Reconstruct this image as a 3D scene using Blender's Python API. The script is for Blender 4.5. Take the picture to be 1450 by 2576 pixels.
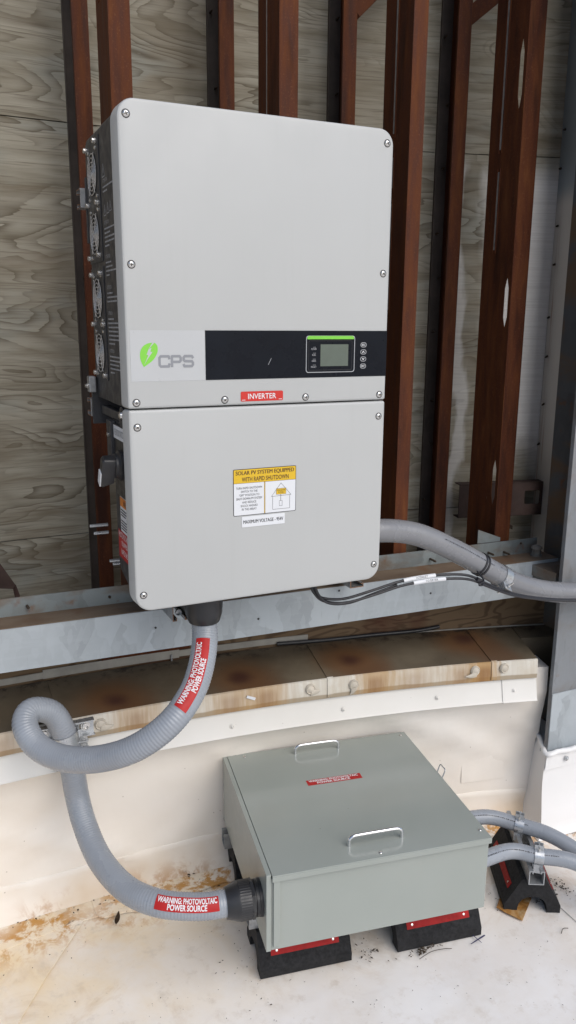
import bpy, bmesh, bisect, math, random
from mathutils import Vector, Matrix, noise
random.seed(7)
scn = bpy.context.scene
for o in list(bpy.data.objects): bpy.data.objects.remove(o)
PI = math.pi
V = Vector
# ---------------------------------------------------------------- camera, sky, sun, exposure
cam_d = bpy.data.cameras.new('camera'); cam = bpy.data.objects.new('camera', cam_d)
scn.collection.objects.link(cam); scn.camera = cam
CAM = V((-.3769, -1.5789, 1.5591))
yaw, pitch, roll = math.radians(24.795), math.radians(13.290), math.radians(.3775)
fwd = V((math.sin(yaw)*math.cos(pitch), math.cos(yaw)*math.cos(pitch), -math.sin(pitch)))
r0 = V((math.cos(yaw), -math.sin(yaw), 0)); u0 = r0.cross(fwd)
rt = r0*math.cos(roll) + u0*math.sin(roll); up = -r0*math.sin(roll) + u0*math.cos(roll)
mw = Matrix((rt, up, -fwd)).transposed().to_4x4(); mw.translation = CAM
cam.matrix_world = mw
cam_d.sensor_fit = 'VERTICAL'; cam_d.sensor_height = 24.0; cam_d.lens = 24.0*2001.6/2576
cam_d.clip_start = .01; cam_d.clip_end = 500
SUN = V((.30, -1.0, 1.0)).normalized()
w = bpy.data.worlds.new('World'); scn.world = w; w.use_nodes = True
wn = w.node_tree; bg = wn.nodes['Background']
sky = wn.nodes.new('ShaderNodeTexSky'); sky.sky_type = 'NISHITA'; sky.sun_disc = False
sky.sun_elevation = math.asin(SUN.z); sky.sun_rotation = math.atan2(SUN.x, SUN.y)
sky.dust_density = 2.0; sky.air_density = 1.0; sky.ozone_density = 1.0
wn.links.new(sky.outputs[0], bg.inputs[0]); bg.inputs[1].default_value = .085
sd = bpy.data.lights.new('sun', 'SUN'); sd.energy = 1.3; sd.angle = math.radians(60); sd.color = (1, .975, .94)
so = bpy.data.objects.new('sun', sd); scn.collection.objects.link(so)
so.rotation_euler = SUN.to_track_quat('Z', 'Y').to_euler(); so.location = (2, -4, 6)
vs = scn.view_settings; vs.view_transform = 'Standard'; vs.look = 'None'; vs.gamma = 1; vs.exposure = .60
vs.use_curve_mapping = False

# ---------------------------------------------------------------- material helpers
# albedo trims: base colours above are as picked by eye, these bring each family to its real reflectance
ALB = dict(cover_paint=.80, logo_film=.80, plywood=.80, rust_primer=.62, galvanized=.80, galvanized_dirty=.85, galvanized_grey=.9, dusty_web=.82,
           cap_top=.80, cap_drip=.92, conduit_grey=.76, conduit_dull=.82, enclosure_paint=.90, red_label=.82, inverter_red=.84, yellow_label=.85,
           orange_label=.85, white_label=.86, trim_white=.85, leaf_green=.80, green_print=.80, silver_print=.85, flashing_paint=.95, reflector=.75,
           zinc=.92, white_print=.95, clean_membrane=.98, stud_grey=.8, nailer_wood=.85, sealant=.95)
class NT:
    def __init__(s, name):
        s.m = bpy.data.materials.new(name); s.m.use_nodes = True
        s.t = s.m.node_tree; s.b = s.t.nodes['Principled BSDF']
    def n(s, typ, **k):
        x = s.t.nodes.new(typ)
        for a, v in k.items(): setattr(x, a, v)
        return x
    def put(s, sock, v):
        if v is None: return
        if isinstance(v, bpy.types.NodeSocket): s.t.links.new(v, sock)
        elif isinstance(v, tuple) and len(v) == 3 and sock.type == 'RGBA': sock.default_value = (*v, 1)
        else: sock.default_value = v
    def m2(s, op, a, b=None, c=None, clamp=False):
        x = s.n('ShaderNodeMath', operation=op, use_clamp=clamp)
        for i, v in enumerate((a, b, c)): s.put(x.inputs[i], v)
        return x.outputs[0]
    def vm(s, op, a, b=None):
        x = s.n('ShaderNodeVectorMath', operation=op); s.put(x.inputs[0], a); s.put(x.inputs[1], b)
        return x.outputs[1] if op in ('LENGTH', 'DISTANCE', 'DOT_PRODUCT') else x.outputs[0]
    def pos(s): return s.n('ShaderNodeNewGeometry').outputs['Position']
    def obj(s): return s.n('ShaderNodeTexCoord').outputs['Object']
    def uv(s): return s.n('ShaderNodeTexCoord').outputs['UV']
    def rnd(s): return s.n('ShaderNodeObjectInfo').outputs['Random']
    def xyz(s, v):
        x = s.n('ShaderNodeSeparateXYZ'); s.put(x.inputs[0], v); return x.outputs
    def vec(s, a, b, c=0.0):
        x = s.n('ShaderNodeCombineXYZ')
        for i, v in enumerate((a, b, c)): s.put(x.inputs[i], v)
        return x.outputs[0]
    def noise(s, v, scale=5, detail=4, rough=.55, dist=0):
        x = s.n('ShaderNodeTexNoise'); s.put(x.inputs['Vector'], v)
        x.inputs['Scale'].default_value = scale; x.inputs['Detail'].default_value = detail
        x.inputs['Roughness'].default_value = rough; x.inputs['Distortion'].default_value = dist
        return x.outputs[0]
    def voro(s, v, scale=5, feature='F1', out=0, rand=1):
        x = s.n('ShaderNodeTexVoronoi', feature=feature); s.put(x.inputs['Vector'], v)
        x.inputs['Scale'].default_value = scale; x.inputs['Randomness'].default_value = rand
        return x.outputs[out]
    def map(s, f, a, b, lo=0.0, hi=1.0):
        x = s.n('ShaderNodeMapRange', clamp=True, interpolation_type='SMOOTHSTEP')
        for i, v in enumerate((f, a, b, lo, hi)): s.put(x.inputs[i], v)
        return x.outputs[0]
    def mix(s, f, a, b, blend='MIX'):
        x = s.n('ShaderNodeMix', data_type='RGBA', blend_type=blend)
        s.put(x.inputs[0], f); s.put(x.inputs[6], a); s.put(x.inputs[7], b); return x.outputs[2]
    def ramp(s, f, stops):
        x = s.n('ShaderNodeValToRGB'); s.put(x.inputs[0], f); e = x.color_ramp.elements
        while len(e) < len(stops): e.new(.5)
        for el, (p, c) in zip(e, stops): el.position = p; el.color = (*c, 1)
        return x.outputs[0]
    def bump(s, h, strength=.3, dist=.002, prev=None):
        x = s.n('ShaderNodeBump'); x.inputs['Strength'].default_value = strength
        x.inputs['Distance'].default_value = dist; s.put(x.inputs['Height'], h); s.put(x.inputs['Normal'], prev)
        return x.outputs[0]
    def out(s, col, rough=.5, metal=0.0, norm=None, spec=None):
        b = s.b; k = ALB.get(s.m.name)
        if k: col = s.mix(1.0, col, (k, k, k), 'MULTIPLY')
        s.put(b.inputs['Base Color'], col); s.put(b.inputs['Roughness'], rough)
        s.put(b.inputs['Metallic'], metal); s.put(b.inputs['Normal'], norm)
        if spec is not None: b.inputs['Specular IOR Level'].default_value = spec
        return s.m
MAT = {}
def simple(name, col, rough=.5, metal=0.0, var=.12, scale=12, bstr=0.0, bscale=400, spec=None):
    n = NT(name); p = n.obj()
    f = n.noise(p, scale, 5, .6)
    k = tuple(max(0, c*(1-var)) for c in col); k2 = tuple(min(1, c*(1+var)) for c in col)
    c = n.ramp(f, [(.3, k), (.7, k2)])
    r = n.map(n.noise(p, scale*2.3, 4), .3, .7, max(.02, rough-.08), min(1, rough+.08))
    nm = n.bump(n.noise(p, bscale, 2), bstr, .0005) if bstr else None
    MAT[name] = n.out(c, r, metal, nm, spec)
def m_cover():
    n = NT('cover_paint'); p = n.pos(); x, y, z = n.xyz(p)
    a = n.noise(p, 2.5, 4, .6); c = n.ramp(a, [(.3, (.532, .545, .540)), (.7, (.556, .568, .563))])
    st = n.noise(n.vec(n.m2('MULTIPLY', x, 38.0), y, n.m2('MULTIPLY', z, 1.6)), 1.0, 5, .65)
    c = n.mix(n.map(st, .52, .78, 0, .10), c, (.42, .41, .385))
    sm = n.noise(p, 55, 4, .7); c = n.mix(n.map(sm, .64, .8, 0, .10), c, (.36, .34, .31))
    spk = n.voro(p, 11); c = n.mix(n.map(spk, .010, .016, .45, 0.0), c, (.22, .2, .18))
    MAT['cover_paint'] = n.out(c, n.map(n.noise(p, 9, 5, .65), .3, .7, .33, .50), 0, n.bump(a, .08, .006, n.bump(n.noise(p, 900, 2), .1, .0004)))
m_cover()
simple('logo_film', (.575, .592, .605), .35, 0, .02, 4)
simple('housing_paint', (.030, .031, .035), .48, 0, .15, 20, .12, 600)
simple('black_gloss', (.0045, .0065, .0115), .30, 0, .1, 8, spec=.16)
simple('screen_glass', (.10, .125, .105), .18, 0, .08, 15)
simple('silver_print', (.42, .43, .45), .4)
simple('green_print', (.22, .68, .06), .45, 0, .03)
simple('leaf_green', (.25, .72, .07), .45, 0, .03)
simple('grey_print', (.24, .25, .27), .5, 0, .04)
simple('white_print', (.75, .76, .78), .5, 0, .03)
simple('dim_print', (.33, .34, .36), .5, 0, .03)
simple('black_print', (.02, .02, .025), .5, 0, .05)
simple('brown_print', (.07, .028, .012), .5, 0, .05)
simple('red_label', (.50, .022, .022), .45, 0, .08, 30, spec=.25)
simple('inverter_red', (.64, .030, .022), .35, 0, .04, 30)
simple('yellow_label', (.78, .50, .02), .4, 0, .03)
simple('orange_label', (.70, .22, .03), .4, 0, .04)
simple('white_label', (.78, .80, .83), .4, 0, .02)
simple('screw_steel', (.62, .61, .59), .25, .9, .1, 60)
simple('guard_wire', (.58, .57, .55), .3, .4, .1, 60)
simple('clean_membrane', (.77, .765, .76), .45, 0, .03, 4)
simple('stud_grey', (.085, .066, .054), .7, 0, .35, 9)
simple('rust_shaded', (.035, .017, .013), .7, 0, .35, 14)  # darker copy of the stud rust, shade put into the colour
simple('dark_slot', (.03, .028, .027), .6)
simple('zinc', (.50, .52, .54), .33, .75, .16, 45)
simple('chrome', (.78, .78, .80), .10, 1.0, .03)
simple('black_plastic', (.018, .0185, .021), .38, 0, .15, 30, .15, 300)
simple('cable_black', (.016, .016, .02), .42, 0, .2, 40)
simple('strut_galv', (.34, .35, .36), .45, .65, .25, 40)
simple('cut_edge', (.22, .12, .07), .75, .2, .3, 60)
simple('rubber', (.0115, .0115, .013), .9, 0, .45, 60, .9, 260)
simple('reflector', (.40, .018, .018), .5, 0, .25, 40, spec=.15)
simple('sealant', (.55, .50, .42), .6, 0, .12, 30)
simple('ink_blue', (.03, .03, .10), .6)
simple('trim_white', (.42, .40, .36), .5, 0, .18, 14)
simple('dry_leaf', (.09, .055, .03), .8, 0, .4, 60)
simple('dirt', (.05, .035, .022), .95, 0, .5, 80)
simple('fan_black', (.006, .006, .008), .6)

def m_rust():
    n = NT('rust_primer'); p = n.obj(); x, y, z = n.xyz(p)
    st = n.vec(n.m2('MULTIPLY', x, 9.0), n.m2('MULTIPLY', y, 9.0), n.m2('MULTIPLY', z, 1.3))
    off = n.vm('ADD', st, n.vec(n.m2('MULTIPLY', n.rnd(), 40.0), 0.0, 0.0))
    a = n.noise(off, 4, 6, .62, .4)
    c = n.ramp(a, [(.25, (.062, .018, .009)), (.46, (.128, .036, .014)), (.6, (.168, .053, .018)), (.8, (.26, .098, .034))])
    sp = n.noise(p, 230, 3, .6)
    c = n.mix(n.map(sp, .56, .72), c, (.20, .075, .03))
    dk = n.noise(off, 1.7, 4, .6)
    c = n.mix(n.map(dk, .5, .7, 0, .75), c, (.036, .012, .008))
    chip = n.noise(n.vm('MULTIPLY', p, (60, 60, 14)), 1.0, 3)
    c = n.mix(n.map(chip, .76, .80, 0, .6), c, (.30, .22, .17))
    MAT['rust_primer'] = n.out(c, n.map(a, .3, .7, .6, .85), 0, n.bump(sp, .25, .0008), .2)
m_rust()
def m_ply():
    n = NT('plywood'); u, v, _ = n.xyz(n.uv()); r = n.rnd()
    o = n.m2('MULTIPLY', r, 63.0)
    base = n.vec(n.m2('ADD', n.m2('MULTIPLY', u, 1.5), o), n.m2('MULTIPLY', v, 5.6), o)
    h = n.noise(base, 1.1, 2.5, .40, .5)
    fine = n.noise(n.vec(n.m2('MULTIPLY', u, 4.0), n.m2('MULTIPLY', v, 190.0), o), 1.0, 4, .7)
    mid = n.noise(n.vec(n.m2('MULTIPLY', u, 2.5), n.m2('MULTIPLY', v, 26.0), o), 1.0, 4, .6)
    ph = n.m2('ADD', n.m2('MULTIPLY', h, 118.0), n.m2('MULTIPLY', mid, 7.0))
    saw = n.m2('FRACT', n.m2('DIVIDE', ph, 6.283)); band = n.m2('MULTIPLY', saw, n.map(saw, .93, 1.0, 1.0, 0.0))
    band = n.m2('MULTIPLY', n.m2('POWER', band, 2.8), n.map(n.noise(base, 1.3, 4, .6), .38, .62, .12, 1.0))
    c = n.ramp(mid, [(.3, (.285, .255, .19)), (.52, (.42, .388, .31)), (.72, (.50, .47, .385))])
    big = n.noise(n.vec(n.m2('ADD', u, o), v, 0.0), 2.2, 3, .6)
    c = n.mix(n.map(big, .48, .72, 0, .5), c, (.27, .225, .16))
    c = n.mix(n.map(n.noise(n.vec(n.m2('ADD', u, o), n.m2('MULTIPLY', v, 2.0), 3.0), 3.0, 3), .52, .68, 0, .5), c, (.37, .385, .345))
    c = n.mix(n.m2('MULTIPLY', band, .92), c, (.105, .078, .048))
    warm = n.noise(n.vec(n.m2('ADD', n.m2('MULTIPLY', u, 2.0), o), n.m2('MULTIPLY', v, 9.0), 7.0), 1.0, 4, .6, .4); c = n.mix(n.map(warm, .54, .68, 0, .55), c, (.20, .155, .10))
    c = n.mix(n.map(fine, .50, .72, 0, .68), c, (.16, .13, .09))
    # knots
    kv = n.vec(n.m2('ADD', n.m2('MULTIPLY', u, 2.3), o), n.m2('MULTIPLY', v, 4.2), 0.0)
    kd = n.voro(kv, 1.0)
    c = n.mix(n.map(kd, .05, .085, .9, 0.0), c, (.055, .032, .022))
    c = n.mix(n.m2('MULTIPLY', n.map(kd, .07, .2, 1.0, 0.0), n.map(n.m2('SINE', n.m2('MULTIPLY', kd, 130.0)), 0.0, 1.0, 0, .55)), c, (.10, .075, .05))
    # whitened patch and strip on the far right sheets, below the upper seam
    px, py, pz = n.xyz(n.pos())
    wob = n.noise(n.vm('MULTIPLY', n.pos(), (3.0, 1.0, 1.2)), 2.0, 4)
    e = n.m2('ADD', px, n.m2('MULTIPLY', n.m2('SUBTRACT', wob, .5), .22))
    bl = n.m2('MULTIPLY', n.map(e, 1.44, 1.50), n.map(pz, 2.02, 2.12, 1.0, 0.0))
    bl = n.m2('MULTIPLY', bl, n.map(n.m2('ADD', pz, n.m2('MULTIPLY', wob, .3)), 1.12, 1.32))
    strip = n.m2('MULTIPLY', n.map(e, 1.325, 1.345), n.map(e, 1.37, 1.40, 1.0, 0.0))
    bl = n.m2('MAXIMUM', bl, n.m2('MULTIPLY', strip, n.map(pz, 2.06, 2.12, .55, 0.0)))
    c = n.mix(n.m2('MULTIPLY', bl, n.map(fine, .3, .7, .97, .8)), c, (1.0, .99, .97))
    MAT['plywood'] = n.out(c, .85, 0, n.bump(n.m2('ADD', fine, n.m2('MULTIPLY', band, -.4)), .35, .0015), .2)
m_ply()
def m_galv(name, tint, dirt):
    n = NT(name); p = n.pos(); x, y, z = n.xyz(p)
    wob = n.noise(p, 9, 3, .6)
    sv = n.vec(n.m2('ADD', n.m2('MULTIPLY', x, 17.0), n.m2('MULTIPLY', wob, 1.6)), n.m2('MULTIPLY', y, 17.0), n.m2('ADD', n.m2('MULTIPLY', z, 7.0), n.m2('MULTIPLY', wob, 1.2)))
    ce = n.voro(sv, 1.0, out=1)
    cr = n.xyz(ce)[0]
    c = n.ramp(cr, [(0, tuple(t*.80 for t in tint)), (.5, tint), (1, tuple(min(1, t*1.18) for t in tint))])
    c = n.mix(n.map(n.noise(p, 3, 5, .6), .35, .7, 0, .5), c, tuple(t*.82 for t in tint))
    f = n.noise(n.vm('MULTIPLY', p, (4, 4, 70)), 1.0, 4)
    c = n.mix(n.map(f, .5, .75, 0, .25), c, tuple(t*1.15 for t in tint))
    g2 = n.xyz(n.voro(n.vm('ADD', n.vm('MULTIPLY', p, (70, 70, 30)), n.vm('MULTIPLY', n.vec(wob, wob, wob), (3, 3, 3))), 1.0, out=1))[0]
    c = n.mix(n.map(g2, .2, .9, 0, .35), c, tuple(t*1.10 for t in tint))
    sc = n.noise(n.vm('MULTIPLY', p, (140, 140, 9)), 1.0, 3, .6); c = n.mix(n.map(sc, .62, .78, 0, .4), c, tuple(t*.7 for t in tint))
    if dirt:
        dn = n.noise(n.vm('MULTIPLY', p, (5, 5, 9)), 1.0, 5, .6, .4)
        c = n.mix(n.map(dn, .40, .62, 0, dirt), c, (.17, .105, .055))
        c = n.mix(n.map(n.noise(p, 26, 4), .6, .75, 0, dirt*.8), c, (.20, .08, .03))
    MAT[name] = n.out(c, n.map(cr, 0.0, 1.0, .5, .66), .12, n.bump(n.noise(p, 160, 3), .12, .0006))
m_galv('galvanized', (.47, .515, .545), 0)
m_galv('galvanized_dirty', (.22, .25, .255), .75)
m_galv('galvanized_grey', (.22, .235, .25), .25)
m_galv('galvanized_shaded', (.105, .11, .11), .8)  # dirty zinc darkened further: shade between the column flanges painted in
def m_web():
    n = NT('dusty_web'); p = n.pos()
    a = n.noise(n.vm('MULTIPLY', p, (5, 14, 5)), 1.0, 5, .6, .3)
    c = n.ramp(a, [(.25, (.12, .078, .05)), (.5, (.175, .122, .08)), (.75, (.24, .185, .13))])
    c = n.mix(n.map(n.noise(p, 7, 4), .55, .68, 0, .6), c, (.17, .075, .032))
    MAT['dusty_web'] = n.out(c, .9, 0, n.bump(n.noise(p, 300, 3), .4, .001))
m_web()
PC = V((-.1, -4.665, 0))      # centre of the curved roof curb
def radial(n):
    q = n.vm('SUBTRACT', n.pos(), tuple(PC)); x, y, z = n.xyz(q)
    return n.vm('LENGTH', n.vec(x, y, 0.0)), z, x
def m_membrane():
    n = NT('roof_membrane'); r, z, x = radial(n); p = n.pos()
    big = n.noise(p, 2.1, 4, .55); med = n.noise(p, 9, 5, .6)
    c = n.ramp(big, [(.3, (.78, .735, .69)), (.5, (.835, .81, .785)), (.7, (.86, .845, .83))])
    # tea-coloured film growing towards the curb
    near = n.map(n.m2('ADD', r, n.m2('MULTIPLY', n.m2('SUBTRACT', med, .5), .30)), 4.30, 4.98)
    left = n.map(x, 1.0, .0, .22, 1.0)
    c = n.mix(n.m2('MULTIPLY', n.m2('MULTIPLY', near, left), n.map(n.noise(p, 3.4, 5, .65, .5), .3, .65, .25, .95)), c, (.75, .59, .36))
    rr = n.m2('MULTIPLY', n.map(r, 4.84, 4.97), n.map(n.noise(p, 19, 7, .72, .4), .46, .58))
    rr = n.m2('MULTIPLY', rr, n.map(n.noise(p, 3.1, 2), .36, .50))
    c = n.mix(n.m2('MULTIPLY', rr, .95), c, (.50, .24, .04))
    blk = n.m2('MULTIPLY', n.map(r, 4.88, 4.96), n.map(n.noise(p, 21, 6, .7, .4), .57, .66)); c = n.mix(n.m2('MULTIPLY', blk, n.map(n.noise(p, 4.1, 2), .45, .58, 0, .85)), c, (.07, .045, .028))
    far = n.m2('MULTIPLY', n.map(n.noise(p, 5.5, 6, .7, .6), .54, .68), n.map(r, 4.30, 4.85))
    c = n.mix(n.m2('MULTIPLY', far, .42), c, (.50, .34, .18))
    grime = n.noise(n.vm('ADD', p, (7, 3, 0)), 18, 6, .7)
    c = n.mix(n.map(grime, .52, .72, 0, .42), c, (.52, .44, .35))
    c = n.mix(n.map(n.noise(n.vm('ADD', p, (2, 9, 0)), 4.2, 5, .65), .45, .7, 0, .5), c, (.74, .675, .60))
    ring = n.voro(n.vm('ADD', p, n.vm('MULTIPLY', n.vec(med, big, 0.0), (.2, .2, .2))), 11)
    rg = n.m2('MULTIPLY', n.m2('MULTIPLY', n.map(ring, .33, .37), n.map(ring, .40, .46, 1.0, 0.0)), n.map(n.noise(p, 2.7, 2), .50, .62))
    c = n.mix(n.m2('MULTIPLY', rg, .05), c, (.48, .38, .33))
    spk = n.voro(p, 60, out=0); spm = n.m2('MULTIPLY', n.map(spk, .05, .09, 1.0, 0.0), n.map(n.noise(p, 6, 3), .5, .62))
    c = n.mix(n.m2('MULTIPLY', spm, .75), c, (.10, .06, .035))
    nm = n.bump(n.noise(p, 5, 3), .25, .02); nm = n.bump(n.noise(p, 120, 3), .12, .001, nm)
    MAT['roof_membrane'] = n.out(c, n.map(med, .3, .7, .42, .6), 0, nm)
    n = NT('wall_membrane'); r, z, x = radial(n); p = n.pos()
    med = n.noise(p, 6, 4, .6)
    c = n.ramp(n.noise(p, 2.3, 4), [(.3, (.77, .71, .635)), (.7, (.83, .79, .735))])
    lo = n.m2('MULTIPLY', n.map(n.m2('ADD', z, n.m2('MULTIPLY', med, .08)), .16, .03), n.map(n.noise(p, 4, 3), .35, .6, .25, 1.0))
    c = n.mix(n.m2('MULTIPLY', lo, .8), c, (.58, .42, .25))
    rr = n.m2('MULTIPLY', n.map(z, .06, .0), n.map(n.noise(p, 14, 6, .68, .5), .46, .60))
    rr = n.m2('MULTIPLY', rr, n.map(n.noise(p, 3.1, 2), .42, .56))
    c = n.mix(n.m2('MULTIPLY', rr, .75), c, (.40, .19, .05))
    spk = n.voro(p, 22); c = n.mix(n.map(spk, .03, .05, .5, 0.0), c, (.2, .15, .1))
    MAT['wall_membrane'] = n.out(c, .5, 0, n.bump(n.noise(p, 7, 3), .25, .012))
m_membrane()
def m_cap():
    SP = [(.024, .385), (.382, .378), (.721, .352), (1.12, .335)]
    n = NT('cap_top'); r, z, x = radial(n); p = n.pos(); px, py, pz = n.xyz(p)
    a = n.noise(p, 6, 5, .6)
    c = n.ramp(a, [(.3, (.095, .073, .046)), (.55, (.14, .11, .072)), (.75, (.18, .148, .10))])
    c = n.mix(n.map(n.noise(p, 2, 3), .5, .7, 0, .5), c, (.11, .078, .045))
    wob = n.m2('MULTIPLY', n.m2('SUBTRACT', n.noise(p, 10, 4), .5), .05)
    for sx, sy in SP:
        d = n.vm('DISTANCE', p, (sx, sy-.005, .578)); d = n.m2('ADD', d, wob)
        c = n.mix(n.map(d, .035, .15, .75, 0.0), c, (.155, .062, .016))
        c = n.mix(n.map(d, .01, .055, .9, 0.0), c, (.060, .018, .010))
        dx = n.m2('ABSOLUTE', n.m2('SUBTRACT', px, sx+.03))
        run = n.m2('MULTIPLY', n.map(n.m2('ADD', dx, wob), .03, .10, 1.0, 0.0), n.map(py, sy, sy-.08))
        c = n.mix(n.m2('MULTIPLY', run, .6), c, (.12, .048, .014))
    c = n.mix(n.m2('MULTIPLY', n.map(r, 5.13, 5.2), n.map(n.noise(p, 22, 5, .7), .48, .62)), c, (.035, .022, .014))
    spk = n.voro(p, 30); c = n.mix(n.map(spk, .04, .07, .7, 0.0), c, (.04, .025, .015))
    MAT['cap_top'] = n.out(c, .62, 0, n.bump(a, .2, .002))
    n = NT('cap_drip'); r, z, x = radial(n); p = n.pos(); px, py, pz = n.xyz(p)
    dr = n.noise(n.vec(n.m2('MULTIPLY', px, 75.0), 0.0, n.m2('MULTIPLY', pz, 6.0)), 1.0, 4, .6)
    c = n.ramp(dr, [(.36, (.63, .585, .50)), (.5, (.665, .625, .545)), (.64, (.72, .69, .62))])
    c = n.mix(n.map(n.noise(p, 15, 5, .65), .46, .68, 0, .4), c, (.58, .50, .38))
    lowb = n.map(n.m2('ADD', pz, n.m2('MULTIPLY', n.noise(p, 12, 3), .012)), .534, .530)
    c = n.mix(n.m2('MULTIPLY', lowb, .8), c, (.33, .255, .165))
    for sx, wd, st in [(.04, .10, .6), (.30, .11, .55), (.40, .10, .7), (.73, .09, .8), (.85, .12, .35), (1.06, .07, 1.0), (.99, .08, .5), (-.30, .10, .4)]:
        dx = n.m2('ABSOLUTE', n.m2('SUBTRACT', px, sx+.03)); dx = n.m2('ADD', dx, n.m2('MULTIPLY', n.m2('SUBTRACT', dr, .5), .08))
        c = n.mix(n.map(dx, wd*.15, wd, st*.85, 0.0), c, (.45, .25, .07))
        c = n.mix(n.m2('MULTIPLY', n.map(dx, 0.0, wd*.5, st*.6, 0.0), n.map(pz, .572, .545)), c, (.20, .075, .02))
    MAT['cap_drip'] = n.out(c, .55, 0, n.bump(dr, .3, .0015))
    n = NT('flashing_paint'); p = n.pos(); a = n.noise(p, 4, 4)
    c = n.ramp(a, [(.3, (.66, .64, .595)), (.7, (.72, .705, .67))])
    spk = n.voro(p, 26); c = n.mix(n.map(spk, .02, .045, .55, 0.0), c, (.2, .15, .1))
    MAT['flashing_paint'] = n.out(c, .42, 0, n.bump(a, .2, .004))
m_cap()
def m_conduit(name, col, stripe=None):
    n = NT(name); p = n.pos(); a = n.noise(p, 14, 4)
    c = n.ramp(a, [(.3, tuple(k*.93 for k in col)), (.7, tuple(k*1.05 for k in col))])
    c = n.mix(n.map(n.noise(p, 40, 5, .7), .6, .78, 0, .25), c, tuple(k*.72 for k in col))
    MAT[name] = n.out(c, n.map(a, .3, .7, .20, .32), 0, None)
m_conduit('conduit_grey', (.37, .40, .445))
m_conduit('conduit_dull', (.245, .25, .265))
def m_box():
    n = NT('enclosure_paint'); p = n.obj(); a = n.noise(p, 3, 3)
    c = n.ramp(a, [(.3, (.325, .355, .325)), (.7, (.355, .382, .355))])
    dst = n.noise(p, 28, 5, .7)
    c = n.mix(n.map(n.noise(p, 7, 4, .6), .5, .75, 0, .07), c, (.36, .33, .27))
    spk = n.voro(p, 13); c = n.mix(n.map(spk, .014, .022, .6, 0.0), c, (.12, .10, .07))
    MAT['enclosure_paint'] = n.out(c, n.map(dst, .3, .7, .16, .24), 0, n.bump(n.noise(p, 500, 2), .06, .0004))
m_box()
def m_pad():
    n = NT('stained_pad'); p = n.pos(); a = n.noise(p, 22, 5, .65, .6)
    c = n.ramp(a, [(.3, (.12, .05, .014)), (.5, (.36, .17, .04)), (.7, (.55, .40, .22))])
    MAT['stained_pad'] = n.out(c, .6)
m_pad()
def m_nailer():
    n = NT('nailer_wood'); p = n.pos(); x, y, z = n.xyz(p)
    h = n.noise(n.vec(n.m2('MULTIPLY', x, 2.2), 0.0, n.m2('MULTIPLY', z, 9.0)), 1.6, 3, .4, .5)
    b = n.map(n.m2('SINE', n.m2('MULTIPLY', h, 60.0)), -.2, 1.0)
    c = n.mix(n.m2('MULTIPLY', b, .7), (.19, .125, .07), (.075, .042, .022))
    c = n.mix(n.map(n.noise(p, 3.5, 3), .48, .62, 0, .7), c, (.10, .03, .014))
    MAT['nailer_wood'] = n.out(c, .85)
m_nailer()

# ---------------------------------------------------------------- mesh helpers
COL = scn.collection
def tag(o, label=None, cat=None, group=None, kind=None):
    if label: o['label'] = label
    if cat: o['category'] = cat
    if group: o['group'] = group
    if kind: o['kind'] = kind
    return o
def empty(name, loc, label, cat, group=None):
    o = bpy.data.objects.new(name, None); COL.objects.link(o); o.location = loc; o.empty_display_size = .05
    return tag(o, label, cat, group)
bpy_upd = []
def link(name, me, mats, parent=None):
    if isinstance(mats, str): mats = [mats]
    if not me.materials:
        for m in mats: me.materials.append(MAT[m])
    o = bpy.data.objects.new(name, me); COL.objects.link(o)
    if parent:
        o.parent = parent
        wm = Matrix.Identity(4); q = parent
        while q: wm = q.matrix_basis @ wm if q.parent is None else q.matrix_parent_inverse @ q.matrix_basis @ wm; q = q.parent
        o.matrix_parent_inverse = wm.inverted()
    return o
def done(bm, name, mats, parent=None, smooth=None, merge=False):
    if merge: bmesh.ops.remove_doubles(bm, verts=bm.verts, dist=1e-6)
    bmesh.ops.recalc_face_normals(bm, faces=bm.faces)
    if smooth is not None:
        for f in bm.faces: f.smooth = True
        for e in bm.edges:
            if len(e.link_faces) == 2 and e.calc_face_angle(0) > math.radians(smooth): e.smooth = False
    me = bpy.data.meshes.new(name); bm.to_mesh(me); bm.free()
    return link(name, me, mats, parent)
def frame(o, x, y, z):
    m = Matrix((x, y, z)).transposed().to_4x4(); m.translation = o; return m
def bx(bm, lo, hi, mi=0, T=None, bev=0):
    c = (V(lo)+V(hi))/2; s = V(hi)-V(lo)
    g = bmesh.ops.create_cube(bm, size=1); vs_ = g['verts']
    for v in vs_: v.co = V((v.co.x*s.x, v.co.y*s.y, v.co.z*s.z))+c
    fs = {f for v in vs_ for f in v.link_faces}
    for f in fs: f.material_index = mi
    if bev:
        es = list({e for v in vs_ for e in v.link_edges})
        r = bmesh.ops.bevel(bm, geom=es, offset=bev, segments=2, profile=.5, affect='EDGES')
        vs_ = list({v for f in r['faces'] for v in f.verts} | {v for v in vs_ if v.is_valid})
        for v in vs_:
            for f in v.link_faces: f.material_index = mi
    if T is not None:
        for v in vs_: v.co = T @ v.co
def basis(d):
    d = d.normalized(); a = V((0, 0, 1)) if abs(d.z) < .9 else V((1, 0, 0))
    x = d.cross(a).normalized(); return x, d.cross(x).normalized(), d
def lathe(bm, prof, o, d, seg=24, mi=0):
    """prof: (radius, height) along direction d from o"""
    x, y, d = basis(V(d)); o = V(o); rings = []
    for r, h in prof:
        if r < 1e-6: rings.append([bm.verts.new(o+d*h)])
        else: rings.append([bm.verts.new(o+d*h+(x*math.cos(2*PI*k/seg)+y*math.sin(2*PI*k/seg))*r) for k in range(seg)])
    for a, b in zip(rings, rings[1:]):
        for k in range(seg):
            l = (k+1) % seg
            if len(a) == 1 and len(b) == 1: continue
            if len(a) == 1: f = bm.faces.new((a[0], b[k], b[l]))
            elif len(b) == 1: f = bm.faces.new((a[k], a[l], b[0]))
            else: f = bm.faces.new((a[k], a[l], b[l], b[k]))
            f.material_index = mi
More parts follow.
